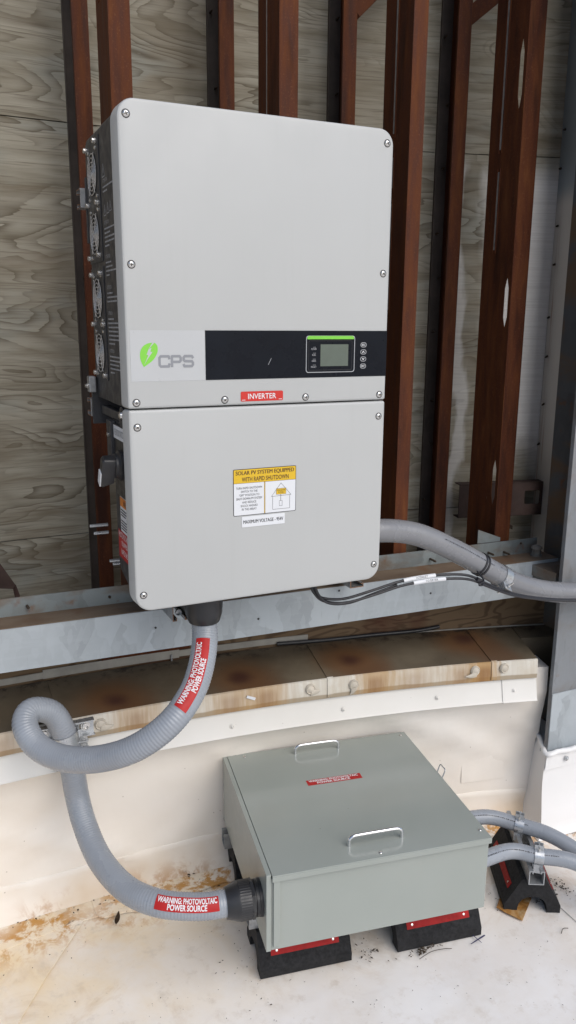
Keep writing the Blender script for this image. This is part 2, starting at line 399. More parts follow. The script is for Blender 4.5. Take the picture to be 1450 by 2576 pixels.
def cyl(bm, a, b, r, seg=16, mi=0):
    a, b = V(a), V(b); L = (b-a).length; lathe(bm, [(0, 0), (r, 0), (r, L), (0, L)], a, b-a, seg, mi)
def spline(pts, step):
    P = [V(p) for p in pts]; P = [P[0]*2-P[1]]+P+[P[-1]*2-P[-2]]; out = []
    for i in range(1, len(P)-2):
        a, b, c, d = P[i-1:i+3]
        for k in range(40):
            t = k/40
            out.append(.5*((2*b)+(c-a)*t+(2*a-5*b+4*c-d)*t*t+(3*b-a-3*c+d)*t**3))
    out.append(P[-2])
    # even resampling
    L = [0]
    for a, b in zip(out, out[1:]): L.append(L[-1]+(b-a).length)
    n = max(2, int(L[-1]/step)); res = []; j = 0
    for k in range(n+1):
        s = L[-1]*k/n
        while j < len(L)-2 and L[j+1] < s: j += 1
        t = (s-L[j])/max(1e-9, L[j+1]-L[j]); res.append(out[j].lerp(out[j+1], t))
    return res
class Path:
    def __init__(s, pts, step, smooth=0):
        p = spline(pts, step)
        for _ in range(smooth):
            p = [p[0]]+[(p[i-1]+p[i]*2+p[i+1])/4 for i in range(1, len(p)-1)]+[p[-1]]
        s.p = p; n = len(p)
        s.t = [(p[min(i+1, n-1)]-p[max(i-1, 0)]).normalized() for i in range(n)]
        x, y, _ = basis(s.t[0]); s.x = [x]
        for i in range(1, n):
            q = s.t[i-1].rotation_difference(s.t[i]); x = (q @ s.x[-1]); x = (x-s.t[i]*x.dot(s.t[i])).normalized(); s.x.append(x)
        s.y = [t.cross(x) for t, x in zip(s.t, s.x)]
        s.L = [0]
        for a, b in zip(p, p[1:]): s.L.append(s.L[-1]+(b-a).length)
    def at(s, l):
        l = min(max(l, 0), s.L[-1]-1e-6); i = min(max(bisect.bisect_right(s.L, l)-1, 0), len(s.p)-2); t = (l-s.L[i])/max(1e-9, s.L[i+1]-s.L[i])
        return s.p[i].lerp(s.p[i+1], t), s.t[i].lerp(s.t[i+1], t).normalized(), s.x[i].lerp(s.x[i+1], t).normalized(), s.y[i].lerp(s.y[i+1], t).normalized()
    def near(s, q):
        i = min(range(len(s.p)), key=lambda k: (s.p[k]-V(q)).length); return s.L[i]
def tube(bm, path, r, seg=20, rib=0, mi=0, cap=True):
    rings = []
    for i, (p, x, y) in enumerate(zip(path.p, path.x, path.y)):
        rr = r + (rib*(.5+.5*math.cos(i*2*PI/4)) if rib else 0)
        rings.append([bm.verts.new(p+(x*math.cos(2*PI*k/seg)+y*math.sin(2*PI*k/seg))*rr) for k in range(seg)])
    for a, b in zip(rings, rings[1:]):
        for k in range(seg): bm.faces.new((a[k], a[(k+1) % seg], b[(k+1) % seg], b[k])).material_index = mi
    if cap:
        bm.faces.new(rings[0]).material_index = mi; bm.faces.new(rings[-1][::-1]).material_index = mi
def thick(pts, t):
    """outline of a 2-D polyline given thickness t (mitred)"""
    P = [V((a, b)) for a, b in pts]; L, R = [], []
    for i, p in enumerate(P):
        d1 = (p-P[i-1]).normalized() if i else None; d2 = (P[i+1]-p).normalized() if i < len(P)-1 else None
        if d1 is None: d1 = d2
        if d2 is None: d2 = d1
        n1 = V((-d1.y, d1.x)); n2 = V((-d2.y, d2.x)); m = (n1+n2).normalized(); k = t/2/max(.3, m.dot(n1))
        L.append(p+m*k); R.append(p-m*k)
    return L, R
def ribbon(bm, pts, t, o, u, v, vec, mi=0, mi_end=None):
    """thick polyline profile in plane (o,u,v) swept along vec"""
    L, R = thick(pts, t); o, u, v, vec = V(o), V(u), V(v), V(vec)
    f = lambda q, e: bm.verts.new(o+u*q.x+v*q.y+vec*e)
    l0, l1, r0_, r1 = [f(q, 0) for q in L], [f(q, 1) for q in L], [f(q, 0) for q in R], [f(q, 1) for q in R]
    me = mi if mi_end is None else mi_end; n = len(L)
    for i in range(n-1):
        for q, m in (((l0[i], l0[i+1], l1[i+1], l1[i]), mi), ((r0_[i], r1[i], r1[i+1], r0_[i+1]), mi),
                     ((l0[i], r0_[i], r0_[i+1], l0[i+1]), me), ((l1[i], l1[i+1], r1[i+1], r1[i]), me)):
            bm.faces.new(q).material_index = m
    bm.faces.new((l0[0], l1[0], r1[0], r0_[0])).material_index = me
    bm.faces.new((l0[-1], r0_[-1], r1[-1], l1[-1])).material_index = me
def prism(bm, poly, vec, mi=0):
    a = [bm.verts.new(V(p)) for p in poly]; b = [bm.verts.new(V(p)+V(vec)) for p in poly]; n = len(a)
    bm.faces.new(a[::-1]).material_index = mi; bm.faces.new(b).material_index = mi
    for i in range(n): bm.faces.new((a[i], a[(i+1) % n], b[(i+1) % n], b[i])).material_index = mi
def plate(bm, outer, holes, o, u, v, vec, mi=0):
    """2-D outline with holes, in plane (o,u,v), thickened by vec"""
    tmp = bmesh.new(); es = []
    for loop in [outer]+holes:
        vv = [tmp.verts.new((a, b, 0)) for a, b in loop]
        es += [tmp.edges.new((vv[i], vv[(i+1) % len(vv)])) for i in range(len(vv))]
    bmesh.ops.triangle_fill(tmp, edges=es, use_beauty=True, normal=(0, 0, 1))
    o, u, v, vec = V(o), V(u), V(v), V(vec); m0, m1 = {}, {}
    for q in tmp.verts:
        w3 = o+u*q.co.x+v*q.co.y; m0[q] = bm.verts.new(w3); m1[q] = bm.verts.new(w3+vec)
    for f in tmp.faces:
        bm.faces.new([m0[q] for q in f.verts]).material_index = mi
        bm.faces.new([m1[q] for q in reversed(f.verts)]).material_index = mi
    for e in tmp.edges:
        if len(e.link_faces) == 1:
            a, b = e.verts; bm.faces.new((m0[a], m0[b], m1[b], m1[a])).material_index = mi
    tmp.free()
def rrect(x0, x1, y0, y1, rad, n=6):
    """rounded rectangle; rad = (bl, br, tr, tl)"""
    if not isinstance(rad, (tuple, list)): rad = (rad,)*4
    out = []
    for (cx, cy, a0), r in zip(((x0, y0, PI), (x1, y0, 1.5*PI), (x1, y1, 0), (x0, y1, .5*PI)), rad):
        sx = cx+(r if cx == x0 else -r); sy = cy+(r if cy == y0 else -r)
        for k in range(n+1):
            a = a0+PI/2*k/n; out.append((sx+r*math.cos(a), sy+r*math.sin(a)))
    return out
def loft(bm, loops, capa=True, capb=True, mi=0):
    R = [[bm.verts.new(V(p)) for p in l] for l in loops]
    for a, b in zip(R, R[1:]):
        for k in range(len(a)): bm.faces.new((a[k], a[(k+1) % len(a)], b[(k+1) % len(b)], b[k])).material_index = mi
    if capa: bm.faces.new(R[0][::-1]).material_index = mi
    if capb: bm.faces.new(R[-1]).material_index = mi
_tc = {}
def text2d(body, bold=0.0, spacing=1.0):
    k = (body, bold, spacing)
    if k in _tc: return _tc[k]
    cu = bpy.data.curves.new('t', 'FONT'); cu.body = body; cu.resolution_u = 3; cu.offset = bold; cu.space_character = spacing
    ob = bpy.data.objects.new('t', cu); COL.objects.link(ob)
    dg = bpy.context.evaluated_depsgraph_get(); me = bpy.data.meshes.new_from_object(ob.evaluated_get(dg))
    vs_ = [(v.co.x, v.co.y) for v in me.vertices]; fs = [tuple(p.vertices) for p in me.polygons]
    bpy.data.objects.remove(ob); bpy.data.curves.remove(cu); bpy.data.meshes.remove(me)
    x0 = min(v[0] for v in vs_); x1 = max(v[0] for v in vs_); y0 = min(v[1] for v in vs_); y1 = max(v[1] for v in vs_)
    _tc[k] = ([((x-x0)/(x1-x0), (y-y0)/(y1-y0)) for x, y in vs_], fs, (x1-x0)/(y1-y0)); return _tc[k]
def put_text(bm, body, u0_, u1_, v0_, v1_, fn, bold=.0, mi=0, spacing=1.0):
    if bold and 'M' in body:
        h = abs(v1_-v0_)
        for k, e in enumerate((-1, 0, 1)):
            du = e*bold*h*2.2
            put_text(bm, body, u0_+du, u1_+du, v0_, v1_, (lambda u, v, k=k: (lambda q: q+(CAM-q).normalized()*.00008*k)(fn(u, v))), 0, mi, spacing)
        return
    vs_, fs, _ = text2d(body, bold, spacing)
    vv = [bm.verts.new(fn(u0_+(u1_-u0_)*a, v0_+(v1_-v0_)*b)) for a, b in vs_]
    for f in fs:
        try: bm.faces.new([vv[i] for i in f]).material_index = mi
        except ValueError: pass
def flat(bm, loop, fn, mi=0): bm.faces.new([bm.verts.new(fn(a, b)) for a, b in loop]).material_index = mi
def done_flat(bm, name, mats, parent):      # keeps the winding, for print on a surface
    me = bpy.data.meshes.new(name); bm.to_mesh(me); bm.free(); o = link(name, me, mats, parent)
    if name == 'small_print': o['kind'] = 'stuff'
    return o

# ---------------------------------------------------------------- ground
bm = bmesh.new()
xs = [-60, -8, -2, -1, -.5]+[-.5+.05*k for k in range(1, 53)]+[2.5, 4, 9, 60]
ys = [-60, -8, -3, -1.5, -1]+[-1+.05*k for k in range(1, 31)]+[.8, 1.2]
gv = {}
for i, x in enumerate(xs):
    for j, y in enumerate(ys):
        r = math.hypot(x-PC.x, y-PC.y)
        h = .004*noise.noise((x*3.1, y*3.1, 2.0))+.002*noise.noise((x*11, y*11, 5.0)) if (-.5 < x < 2.2 and -1 < y < .5) else 0
        h = min(h, .003)
        gv[i, j] = bm.verts.new((x, y, h-.002))
for i in range(len(xs)-1):
    for j in range(len(ys)-1): bm.faces.new((gv[i, j], gv[i+1, j], gv[i+1, j+1], gv[i, j+1]))
floor = tag(done(bm, 'roof_floor', 'roof_membrane', smooth=60), kind='structure')
# welded membrane lap sheets on the floor (thin, real edges)
def arcpt(x, R, z=0.0): return V((x, PC.y+math.sqrt(R*R-(x-PC.x)**2), z))
def lap(name, pts2, z, t, mat, parent):
    bm = bmesh.new(); prism(bm, [(a, b, z) for a, b in pts2], (0, 0, t)); return done(bm, name, mat, parent)
n_ = 26; fr = [arcpt(-.6+2.1*k/n_, 4.955+.012*math.sin(k*1.3)+.006*math.sin(k*3.7)) for k in range(n_+1)]
bk = [arcpt(-.6+2.1*k/n_, 5.08) for k in range(n_+1)]
lap('membrane_lap', [(p.x, p.y) for p in fr]+[(p.x, p.y) for p in reversed(bk)], 0, .0042, 'roof_membrane', floor)
lap('membrane_lap', [(-.06, .33), (-.10, .305), (-.118, .28), (-.22, .15), (-.34, -.02), (-.75, -.55), (-.9, -.4), (-.5, .35)], 0, .0032, 'roof_membrane', floor)
patch = [(.50+.36*0, -.165), (.50, -.165), (.79, -.215), (.80, -.20), (.84, -.03), (.55, .02)]
lap('membrane_patch', rrect(1.10, 1.5, -.36, .02, .01), 0, .0020, 'roof_membrane', floor)
lap('membrane_patch', rrect(-.07, .10, .285, .40, .03), 0, .0062, 'roof_membrane', floor)
# felt-pen cross on the floor
bm = bmesh.new()
for (a, b), (c, d), wd in (((.790, -.197), (.842, -.187), .0045), ((.818, -.205), (.812, -.165), .003)):
    p, q = V((a, b, .0044)), V((c, d, .0044)); n = (q-p).cross(V((0, 0, 1))).normalized()*wd/2
    bm.faces.new([bm.verts.new(k) for k in (p-n*.5, q-n, q+n, p+n*.5)])
done(bm, 'ink_mark', 'ink_blue', floor)

# ---------------------------------------------------------------- roof curb (parapet) with cap
X0, X1 = -1.3, 1.262
curb = empty('roof_curb', (.3, .33, 0), 'low curved roof curb in cream membrane with rust-stained metal cap', 'curb')
def sweep(prof, xa, xb, name, mats, parent, n=30, mis=None, smooth=35, disp=None):
    """prof: list of (R, z); swept along the arc between xa and xb, closed"""
    bm = bmesh.new(); G = []
    for k in range(n+1):
        x = xa+(xb-xa)*k/n; th = math.asin((x-PC.x)/5.0)
        row = []
        for j, (R, z) in enumerate(prof):
            p = V((PC.x+R*math.sin(th), PC.y+R*math.cos(th), z))
            if disp: p += disp(p, j)
            row.append(bm.verts.new(p))
        G.append(row)
    m = len(prof)
    for a, b in zip(G, G[1:]):
        for j in range(m):
            l = (j+1) % m; f = bm.faces.new((a[j], b[j], b[l], a[l])); f.material_index = mis[j] if mis else 0
    for row in (G[0], G[-1]): bm.faces.new(row)
    return done(bm, name, mats, parent, smooth=smooth)
def wr(p, j):
    if p.z < .004 or j > 22: return V((0, 0, 0))
    a = noise.noise((p.x*4+p.z*3, p.z*5, 1.0))*.011+noise.noise((p.x*9-p.z*11, p.z*4+p.x*2, 4.0))*.006+max(0, noise.noise((p.x*7+p.z*14, p.x*1.5, 9.0))-.15)*.02
    a = min(a, .010)-.003
    k = min(1, p.z/.05)*min(1, (.5-p.z)/.05)
    return V((0, -a*max(0, k), 0))
prof = [(5.030, .002), (5.034, .010), (5.046, .030), (5.058, .05)]+[(5.060+.012*math.sin(PI*k/18)-.00002*k**2.6, .05+.4*k/18) for k in range(1, 19)]+[(5.032, .53), (5.2, .53), (5.2, .002)]
sweep(prof, X0, 1.312, 'membrane_face', 'wall_membrane', curb, n=140, smooth=60, disp=wr)
# lap line of the upturned membrane
sweep([(5.028, .0045), (5.032, .010), (5.044, .030), (5.0562, .05), (5.0600, .075), (5.0612, .0915), (5.0630, .0925), (5.09, .0925), (5.09, .0045)], X0, 1.312, 'membrane_lap', 'wall_membrane', curb, n=140, smooth=60, disp=wr)
sweep([(5.0638, .13), (5.0670, .175), (5.0690, .215), (5.0695, .246), (5.0710, .2465), (5.085, .2465), (5.08, .13)], 1.075, 1.215, 'membrane_patch', 'wall_membrane', curb, n=14, smooth=60, disp=wr)
bm = bmesh.new()
joints = [X0, -.118, .62, 1.125, X1]
# corner patch on the upturn beside the column
cp = [(5.0175, z) for z in (.03, .27)]
for xa, xb in zip(joints, joints[1:]):
    g = .0012
    sweep([(4.999, .512), (4.997, .530), (5.000, .570), (5.004, .573), (5.19, .598), (5.205, .598), (5.205, .588), (5.006, .564), (5.004, .512)],
          xa+g, xb-g, 'cap_panel', ['cap_top', 'cap_drip'], curb, n=10, mis=[1, 1, 1, 0, 0, 0, 1, 1, 1])
sweep([(5.125, .575), (5.125, .5895), (5.19, .598), (5.205, .598), (5.205, .45), (5.125, .45)], X1+.001, 1.425, 'cap_return', ['cap_top'], curb, n=3)
for x in joints[1:-1]:                       # standing joint covers
    sweep([(4.9955, .516), (4.9945, .532), (4.9975, .571), (5.004, .5755), (5.19, .6003), (5.19, .597), (5.006, .571), (5.001, .566), (4.9985, .516)],
          x-.009, x+.009, 'cap_joint', ['cap_top', 'cap_drip'], curb, n=1, mis=[1, 1, 1, 0, 0, 0, 1, 1, 1])
for xa, xb, q in ((X0, 1.165, 0), (1.155, X1, .003)):
    sweep([(5.012-q, .512), (4.994-q, .445), (4.989-q, .441), (4.9865-q, .443), (4.991-q, .448), (5.009-q, .514)], xa, xb, 'flashing_strip', 'flashing_paint', curb, n=24)
def screw_small(bm, p, d, r=.006): lathe(bm, [(r*1.5, 0), (r*1.5, .001), (r, .0015), (r*.9, .004), (r*.5, .0055), (0, .0058)], p, d, 12)
for x, z in ((.06, .468), (.33, .470), (.66, .472), (.95, .474), (1.19, .476)):
    bm = bmesh.new(); screw_small(bm, arcpt(x, 4.9965, z), (0, -1, .1), .0045); done(bm, 'flashing_screw', 'flashing_paint', curb, smooth=40)
rs = random.Random(3)
for x, z, dx, dz in ((-.026, .546, .035, -.010), (.560, .548, .038, -.008), (.690, .545, -.012, -.028), (1.065, .550, -.035, -.012), (1.155, .551, .0, 0), (-.30, .548, .02, -.012)):
    bm = bmesh.new(); o = arcpt(x, 4.998, z); d = V((0, -1, 0))
    lathe(bm, [(.016, -.002), (.0155, .003), (.013, .006), (.011, .0045), (.0085, .006), (.004, .0085), (0, .009)], o, d, 18)
    if dx or dz:
        pa = Path([o+V((0, -.003, -.008)), o+V((dx*.4, -.004, -.006+dz*.5)), o+V((dx, -.002, dz))], .004)
        rings = []
        for i, (p, xx, yy) in enumerate(zip(pa.p, pa.x, pa.y)):
            rr = .010*(1-i/(len(pa.p)-1))+.0015
            rings.append([bm.verts.new(p+V((0, -1, 0))*max(-.2, math.cos(2*PI*k/10))*rr*.45+(pa.t[i].cross(V((0, -1, 0)))).normalized()*math.sin(2*PI*k/10)*rr) for k in range(10)])
        for a, b in zip(rings, rings[1:]):
            for k in range(10): bm.faces.new((a[k], a[(k+1) % 10], b[(k+1) % 10], b[k]))
        bm.faces.new(rings[0]); bm.faces.new(rings[-1])
    done(bm, 'sealant_blob', 'sealant', curb, smooth=50)
bm = bmesh.new(); bx(bm, (-.014, -.0015, -.004), (.014, .0015, .004), 0, Matrix.Translation(arcpt(.385, 4.996, .548)) @ Matrix.Rotation(.45, 4, 'Y'), .001)
done(bm, 'sealant_dab', 'white_label', curb)
# wood nailer, rusty track and metal trim behind the cap
sweep([(5.215, .58), (5.215, .742), (5.25, .742), (5.25, .58)], X0, 1.72, 'nailer_board', 'nailer_wood', curb, n=30)
for xa, xb, za, zb, q in ((X0, -.115, .602, .621, 0), (-.135, .235, .602, .628, .003), (.22, .62, .604, .624, 0), (.80, 1.6, .575, .600, .002)):
    sweep([(5.2125-q, za), (5.2105-q, zb), (5.214-q, zb), (5.2145-q, za)], xa, xb, 'trim_strip', 'trim_white', curb, n=10)
sweep([(5.208, .628), (5.206, .72), (5.2135, .72), (5.2135, .628)], .02, .265, 'bottom_track', 'rust_primer', curb, n=6)
bm = bmesh.new(); p_ = arcpt(.225, 5.205, .60); bx(bm, (-.002, -.004, -.012), (.002, .002, .016), 0, Matrix.Translation(p_)); done(bm, 'trim_clip', 'zinc', curb)
pa = Path([arcpt(.55, 5.207, .606), arcpt(.7, 5.203, .603), arcpt(.85, 5.204, .604), arcpt(1.0, 5.203, .606), arcpt(1.08, 5.208, .612)], .02)
bm = bmesh.new(); tube(bm, pa, .0065, 8); done(bm, 'sealant_rope', 'black_plastic', curb, smooth=60)

# ---------------------------------------------------------------- plywood backing wall (curved)
WC = V((.1, -4.155, 0)); WR = 5.10
def wall_pt(s, R, z): th = s/WR; return V((WC.x+R*math.sin(th), WC.y+R*math.cos(th), z))
ply = empty('plywood_wall', (.1, .945, .6), 'weathered grey plywood sheathing wall behind the rusty studs', 'wall')
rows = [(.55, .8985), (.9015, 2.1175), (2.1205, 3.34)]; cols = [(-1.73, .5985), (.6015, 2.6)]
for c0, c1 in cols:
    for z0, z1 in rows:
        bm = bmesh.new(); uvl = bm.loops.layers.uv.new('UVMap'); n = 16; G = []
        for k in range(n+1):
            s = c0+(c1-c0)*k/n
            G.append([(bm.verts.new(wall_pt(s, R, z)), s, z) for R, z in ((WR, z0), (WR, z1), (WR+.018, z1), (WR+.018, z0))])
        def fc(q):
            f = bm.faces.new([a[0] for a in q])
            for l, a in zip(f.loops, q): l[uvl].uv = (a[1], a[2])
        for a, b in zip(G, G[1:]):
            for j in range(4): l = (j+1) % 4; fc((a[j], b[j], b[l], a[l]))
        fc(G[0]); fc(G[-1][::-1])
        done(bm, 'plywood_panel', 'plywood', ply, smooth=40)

# ---------------------------------------------------------------- studs
def hole(nc, z, w=.03, l=.17):
    return [(nc-w/2, z-l*.28), (nc, z-l/2), (nc+w/2, z-l*.28), (nc+w/2, z+l*.28), (nc, z+l/2), (nc-w/2, z+l*.28)]
def stud(label, o, tang, nrm, z0, z1, side, flange, mat, group, holes=(), slots=(), screws=(), dep=.15, lip=.012):
    """o: front corner of the web; tang along the wall to the right; nrm towards the wall; side=-1 opens left, +1 opens right"""
    root = empty('steel_stud', (o.x, o.y, z0), label, 'stud', group)
    tang, nrm = tang.normalized(), nrm.normalized(); t = .002; up_ = V((0, 0, 1)); b0 = V((o.x, o.y, 0))
    bm = bmesh.new(); plate(bm, [(0, z0), (dep, z0), (dep, z1), (0, z1)], [hole(*h) for h in holes], b0, nrm, up_, tang*side*t)
    wb = done(bm, 'web', mat, root)
    for nm, n0, ln in (('front_flange', 0, 1), ('back_flange', dep, -1)):
        bm = bmesh.new()
        ribbon(bm, [(side*(t+.0002), n0+ln*t/2), (side*flange, n0+ln*t/2), (side*flange, n0+ln*lip)], t, b0+up_*z0, tang, nrm, up_*(z1-z0))
        done(bm, nm, mat, root)
    for nc, za, zb in slots:
        bm = bmesh.new(); lo = b0+nrm*nc-tang*side*.0012
        ring = rrect(-.0035, .0035, za, zb, .003, 3)
        prism(bm, [lo+nrm*a+up_*b for a, b in ring], tang*side*.0008); done(bm, 'slot', 'strut_galv', root)
        for e in (-1, 1):
            bm = bmesh.new(); pa_ = b0+nrm*(nc+e*.0065)+up_*(za-.01); cyl(bm, pa_, pa_+up_*(zb-za+.02), .0022, 6); done(bm, 'web_bead', mat, root, smooth=60)
    for z, q in screws:                      # screw points coming through the back flange
        bm = bmesh.new(); p = b0+nrm*(dep-.002)+tang*side*flange*q+up_*z
        lathe(bm, [(.0035, 0), (.0035, -.014), (.0028, -.02), (0, -.027)], p, nrm, 8); done(bm, 'screw_point', 'dirt', root, smooth=50)
    return root
GB, GA = 'front row of rusty studs', 'back row of rusty studs'
bt = V((1, -.045, 0)).normalized(); bn = V((.045, 1, 0)).normalized()
fp = lambda x: V((x, .41-.045*x, 0))
ZB0, ZB1 = .742, 3.3
stud('rust-red front stud at the far end of the beam, above the bent gusset', fp(-.335), bt, bn, ZB0, ZB1, 1, .05, 'rust_primer', GB)
stud('rust-red front stud passing behind the fan side of the inverter', fp(.086), bt, bn, ZB0, ZB1, 1, .049, 'rust_primer', GB, slots=[(.10, 2.3, 3.2)])
stud('rust-red front stud rising from behind the middle of the inverter top', fp(.500), bt, bn, ZB0, ZB1, 1, .049, 'rust_primer', GB, slots=[(.085, 1.95, 3.2)])
stud('rust-red front stud running down just beside the inverter conduit side', fp(.873), bt, bn, ZB0, ZB1, 1, .042, 'rust_primer', GB, slots=[(.085, 2.07, 3.2), (.085, 1.93, 2.01), (.085, 1.60, 1.89)], holes=[(.115, 1.35, .012, .2)])
stud('rust-red front stud with long open slots nearest the steel column', fp(1.235), bt, bn, ZB0, ZB1, 1, .056, 'rust_primer', GB, slots=[(.095, 2.06, 3.2), (.095, 1.78, 2.0)], holes=[(.022, 2.245, .019, .19), (.022, 1.625, .019, .15), (.022, 1.08, .019, .15), (.022, 2.86, .019, .19)])
def astud(label, x, mat='rust_primer', group=GA, holes=(), flange=.042, scr=True, side_=-1):
    R = WR-.152; th = math.asin((x-WC.x)/R); o = V((x, WC.y+R*math.cos(th), 0))
    tg = V((math.cos(th), -math.sin(th), 0)); nr = V((math.sin(th), math.cos(th), 0)); r = random.Random(int(x*1000))
    scs = [(.75+.19*k+r.uniform(-.03, .03), r.uniform(.25, .75)) for k in range(12)] if scr else []
    st_ = stud(label, o, tg, nr, .56, 3.3, side_, flange, mat, group, holes=holes, screws=scs)
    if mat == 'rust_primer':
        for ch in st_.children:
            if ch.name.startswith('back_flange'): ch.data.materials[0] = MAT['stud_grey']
    return st_
astud('rusty back stud with screw points, half hidden by the fan side of the inverter', .123)
astud('rusty back stud seen above the logo half of the inverter', .531)
astud('rusty back stud seen above the display half of the inverter', .904)
astud('rusty back stud between the two slotted front studs', 1.264, holes=[(.03, 2.30, .022, .2), (.03, 1.80, .022, .2), (.03, 1.30, .022, .2), (.03, 2.62, .022, .2)])
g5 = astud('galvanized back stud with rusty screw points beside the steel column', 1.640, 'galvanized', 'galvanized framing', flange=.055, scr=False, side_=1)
R5 = WR-.152; t5 = math.asin((1.640-WC.x)/R5); n5 = V((math.sin(t5), math.cos(t5), 0)); g5p = V((1.640, WC.y+R5*math.cos(t5), 0))
for k in range(9):
    bm = bmesh.new(); lathe(bm, [(.004, 0), (.0035, .014), (0, .024)], g5p+n5*(.128+.008*math.sin(k*2))+V((0, 0, .98+.155*k+.02*math.sin(k*3))), (-1, -.5, -.25), 8); done(bm, 'screw_point', 'dirt', g5, smooth=50)
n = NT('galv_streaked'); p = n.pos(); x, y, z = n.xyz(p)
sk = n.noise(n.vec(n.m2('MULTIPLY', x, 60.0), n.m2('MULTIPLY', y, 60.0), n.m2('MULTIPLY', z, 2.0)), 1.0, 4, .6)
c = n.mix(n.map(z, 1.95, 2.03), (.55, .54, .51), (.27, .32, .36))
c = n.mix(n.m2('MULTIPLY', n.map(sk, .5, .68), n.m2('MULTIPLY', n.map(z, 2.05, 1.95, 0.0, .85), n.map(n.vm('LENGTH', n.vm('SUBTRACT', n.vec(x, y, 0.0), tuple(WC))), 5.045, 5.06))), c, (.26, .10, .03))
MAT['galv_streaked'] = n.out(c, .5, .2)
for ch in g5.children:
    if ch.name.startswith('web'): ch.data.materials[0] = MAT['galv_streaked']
# bracing
def brace(name, label, a, b, w_, d_, mat='rust_primer', cat='brace'):
    a, b = V(a), V(b); dr = b-a; x, y, z = basis(dr); bm = bmesh.new()
    ribbon(bm, [(-w_/2, d_), (-w_/2, 0), (w_/2, 0), (w_/2, d_)], .003, a, x, y, dr); o = done(bm, name, mat); return tag(o, label, cat)
brace('diagonal_brace', 'rusty diagonal brace running up from the back stud to the last slotted stud', (1.268, .715, 2.505), (1.66, .60, 2.83), .05, .045)
brace('diagonal_brace', 'rusty diagonal brace running up from the back stud above the inverter display', (.908, .795, 2.495), (1.25, .73, 2.83), .045, .045)
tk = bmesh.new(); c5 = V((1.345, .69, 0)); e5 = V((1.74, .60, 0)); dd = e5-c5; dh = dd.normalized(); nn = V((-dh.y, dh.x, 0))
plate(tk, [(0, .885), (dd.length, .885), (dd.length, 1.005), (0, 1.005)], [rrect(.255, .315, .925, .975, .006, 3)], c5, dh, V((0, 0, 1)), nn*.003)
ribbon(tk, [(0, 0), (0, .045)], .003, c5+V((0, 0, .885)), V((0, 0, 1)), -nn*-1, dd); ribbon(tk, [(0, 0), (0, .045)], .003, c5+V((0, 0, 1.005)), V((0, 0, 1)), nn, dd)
tag(done(tk, 'bridging_channel', 'rust_shaded'), 'shaded rusty horizontal channel with a punched opening between back stud and column', 'channel')  # deep shade behind the front studs carried by its colour
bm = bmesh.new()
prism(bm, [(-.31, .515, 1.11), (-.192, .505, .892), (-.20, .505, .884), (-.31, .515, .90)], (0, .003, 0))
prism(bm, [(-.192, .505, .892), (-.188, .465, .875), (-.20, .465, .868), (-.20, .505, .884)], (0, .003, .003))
tag(done(bm, 'bent_gusset', 'rust_shaded'), 'bent triangular rusty gusset plate beside the end front stud', 'gusset')  # same rust as the studs, its shade painted into the material
for a, b in (((1.43, .60, .885), (1.48, .56, .878)),):
    bm = bmesh.new(); prism(bm, [(1.40, .60, .90), (1.485, .56, .872), (1.485, .56, .858), (1.44, .58, .872)], (.01, .02, 0))
    tag(done(bm, 'loose_scrap', 'dirt'), 'small dark metal scrap lodged behind the beam near the column', 'scrap')

# ---------------------------------------------------------------- galvanized beam (Z girt)
gt = V((1, -.042, 0)).normalized(); gn = V((.042, 1, 0)).normalized()
gp = lambda x, d=0.0, z=0.0: V((x, .306-.042*x, z))+gn*d
girt = empty('z_girt_beam', (.5, .29, .74), 'long galvanized Z-shaped steel beam crossing below the inverter', 'beam')
xa, xb = -1.3, 1.405
L_ = (xb-xa)/gt.x
bm = bmesh.new(); ribbon(bm, [(.010, .7405), (.0015, .7395), (.0015, .847)], .003, gp(xa), gn, V((0, 0, 1)), gt*L_); done(bm, 'front_leg', 'galvanized', girt)
bm = bmesh.new(); ribbon(bm, [(.0032, .8475), (.0815, .8475)], .003, gp(xa), gn, V((0, 0, 1)), gt*L_); done(bm, 'web', 'dusty_web', girt)
bm = bmesh.new(); ribbon(bm, [(.083, .846), (.083, .896)], .003, gp(xa), gn, V((0, 0, 1)), gt*(L_-.02)); done(bm, 'back_leg', 'galvanized_dirty', girt)
for x, z, l in ((.985, .868, .03), (1.197, .866, .028), (1.256, .862, .03), (-.183, .872, .018), (.02, .870, .006), (1.32, .884, .004), (.66, .872, .02)):
    bm = bmesh.new(); p = gp(x, .081, z); lathe(bm, [(.0035, 0), (.0035, l*.8), (0, l)], p, -gn+V((.15, 0, -.08)), 8); done(bm, 'screw_point', 'dirt', girt, smooth=50)
bm = bmesh.new(); bo = gp(1.355, .045, .849)
lathe(bm, [(.018, 0), (.018, .004), (.0001, .0041)], bo, (0, 0, 1), 20); lathe(bm, [(.0145, .004), (.0145, .022), (.012, .024), (0, .0241)], bo, (0, 0, 1), 6)
lathe(bm, [(.018, .024), (.016, .030), (.009, .034), (0, .036)], bo, (0, 0, 1), 18); done(bm, 'anchor_bolt', 'galvanized_dirty', girt, smooth=30)
bm = bmesh.new(); q = gp(1.16, .088, .896); prism(bm, [q, q+gt*.085, q+gt*.085+V((0, 0, .012)), q+V((0, 0, .045))], gn*.003); done(bm, 'end_clip', 'galvanized_dirty', girt)
for x, z in ((.64, .835), (.12, .80), (.94, .79), (.40, .785)):
    bm = bmesh.new(); lathe(bm, [(.003, 0), (.003, .0012), (0, .0014)], gp(x, 0, z), -gn, 8); done(bm, 'drill_hole', 'dark_slot', girt)

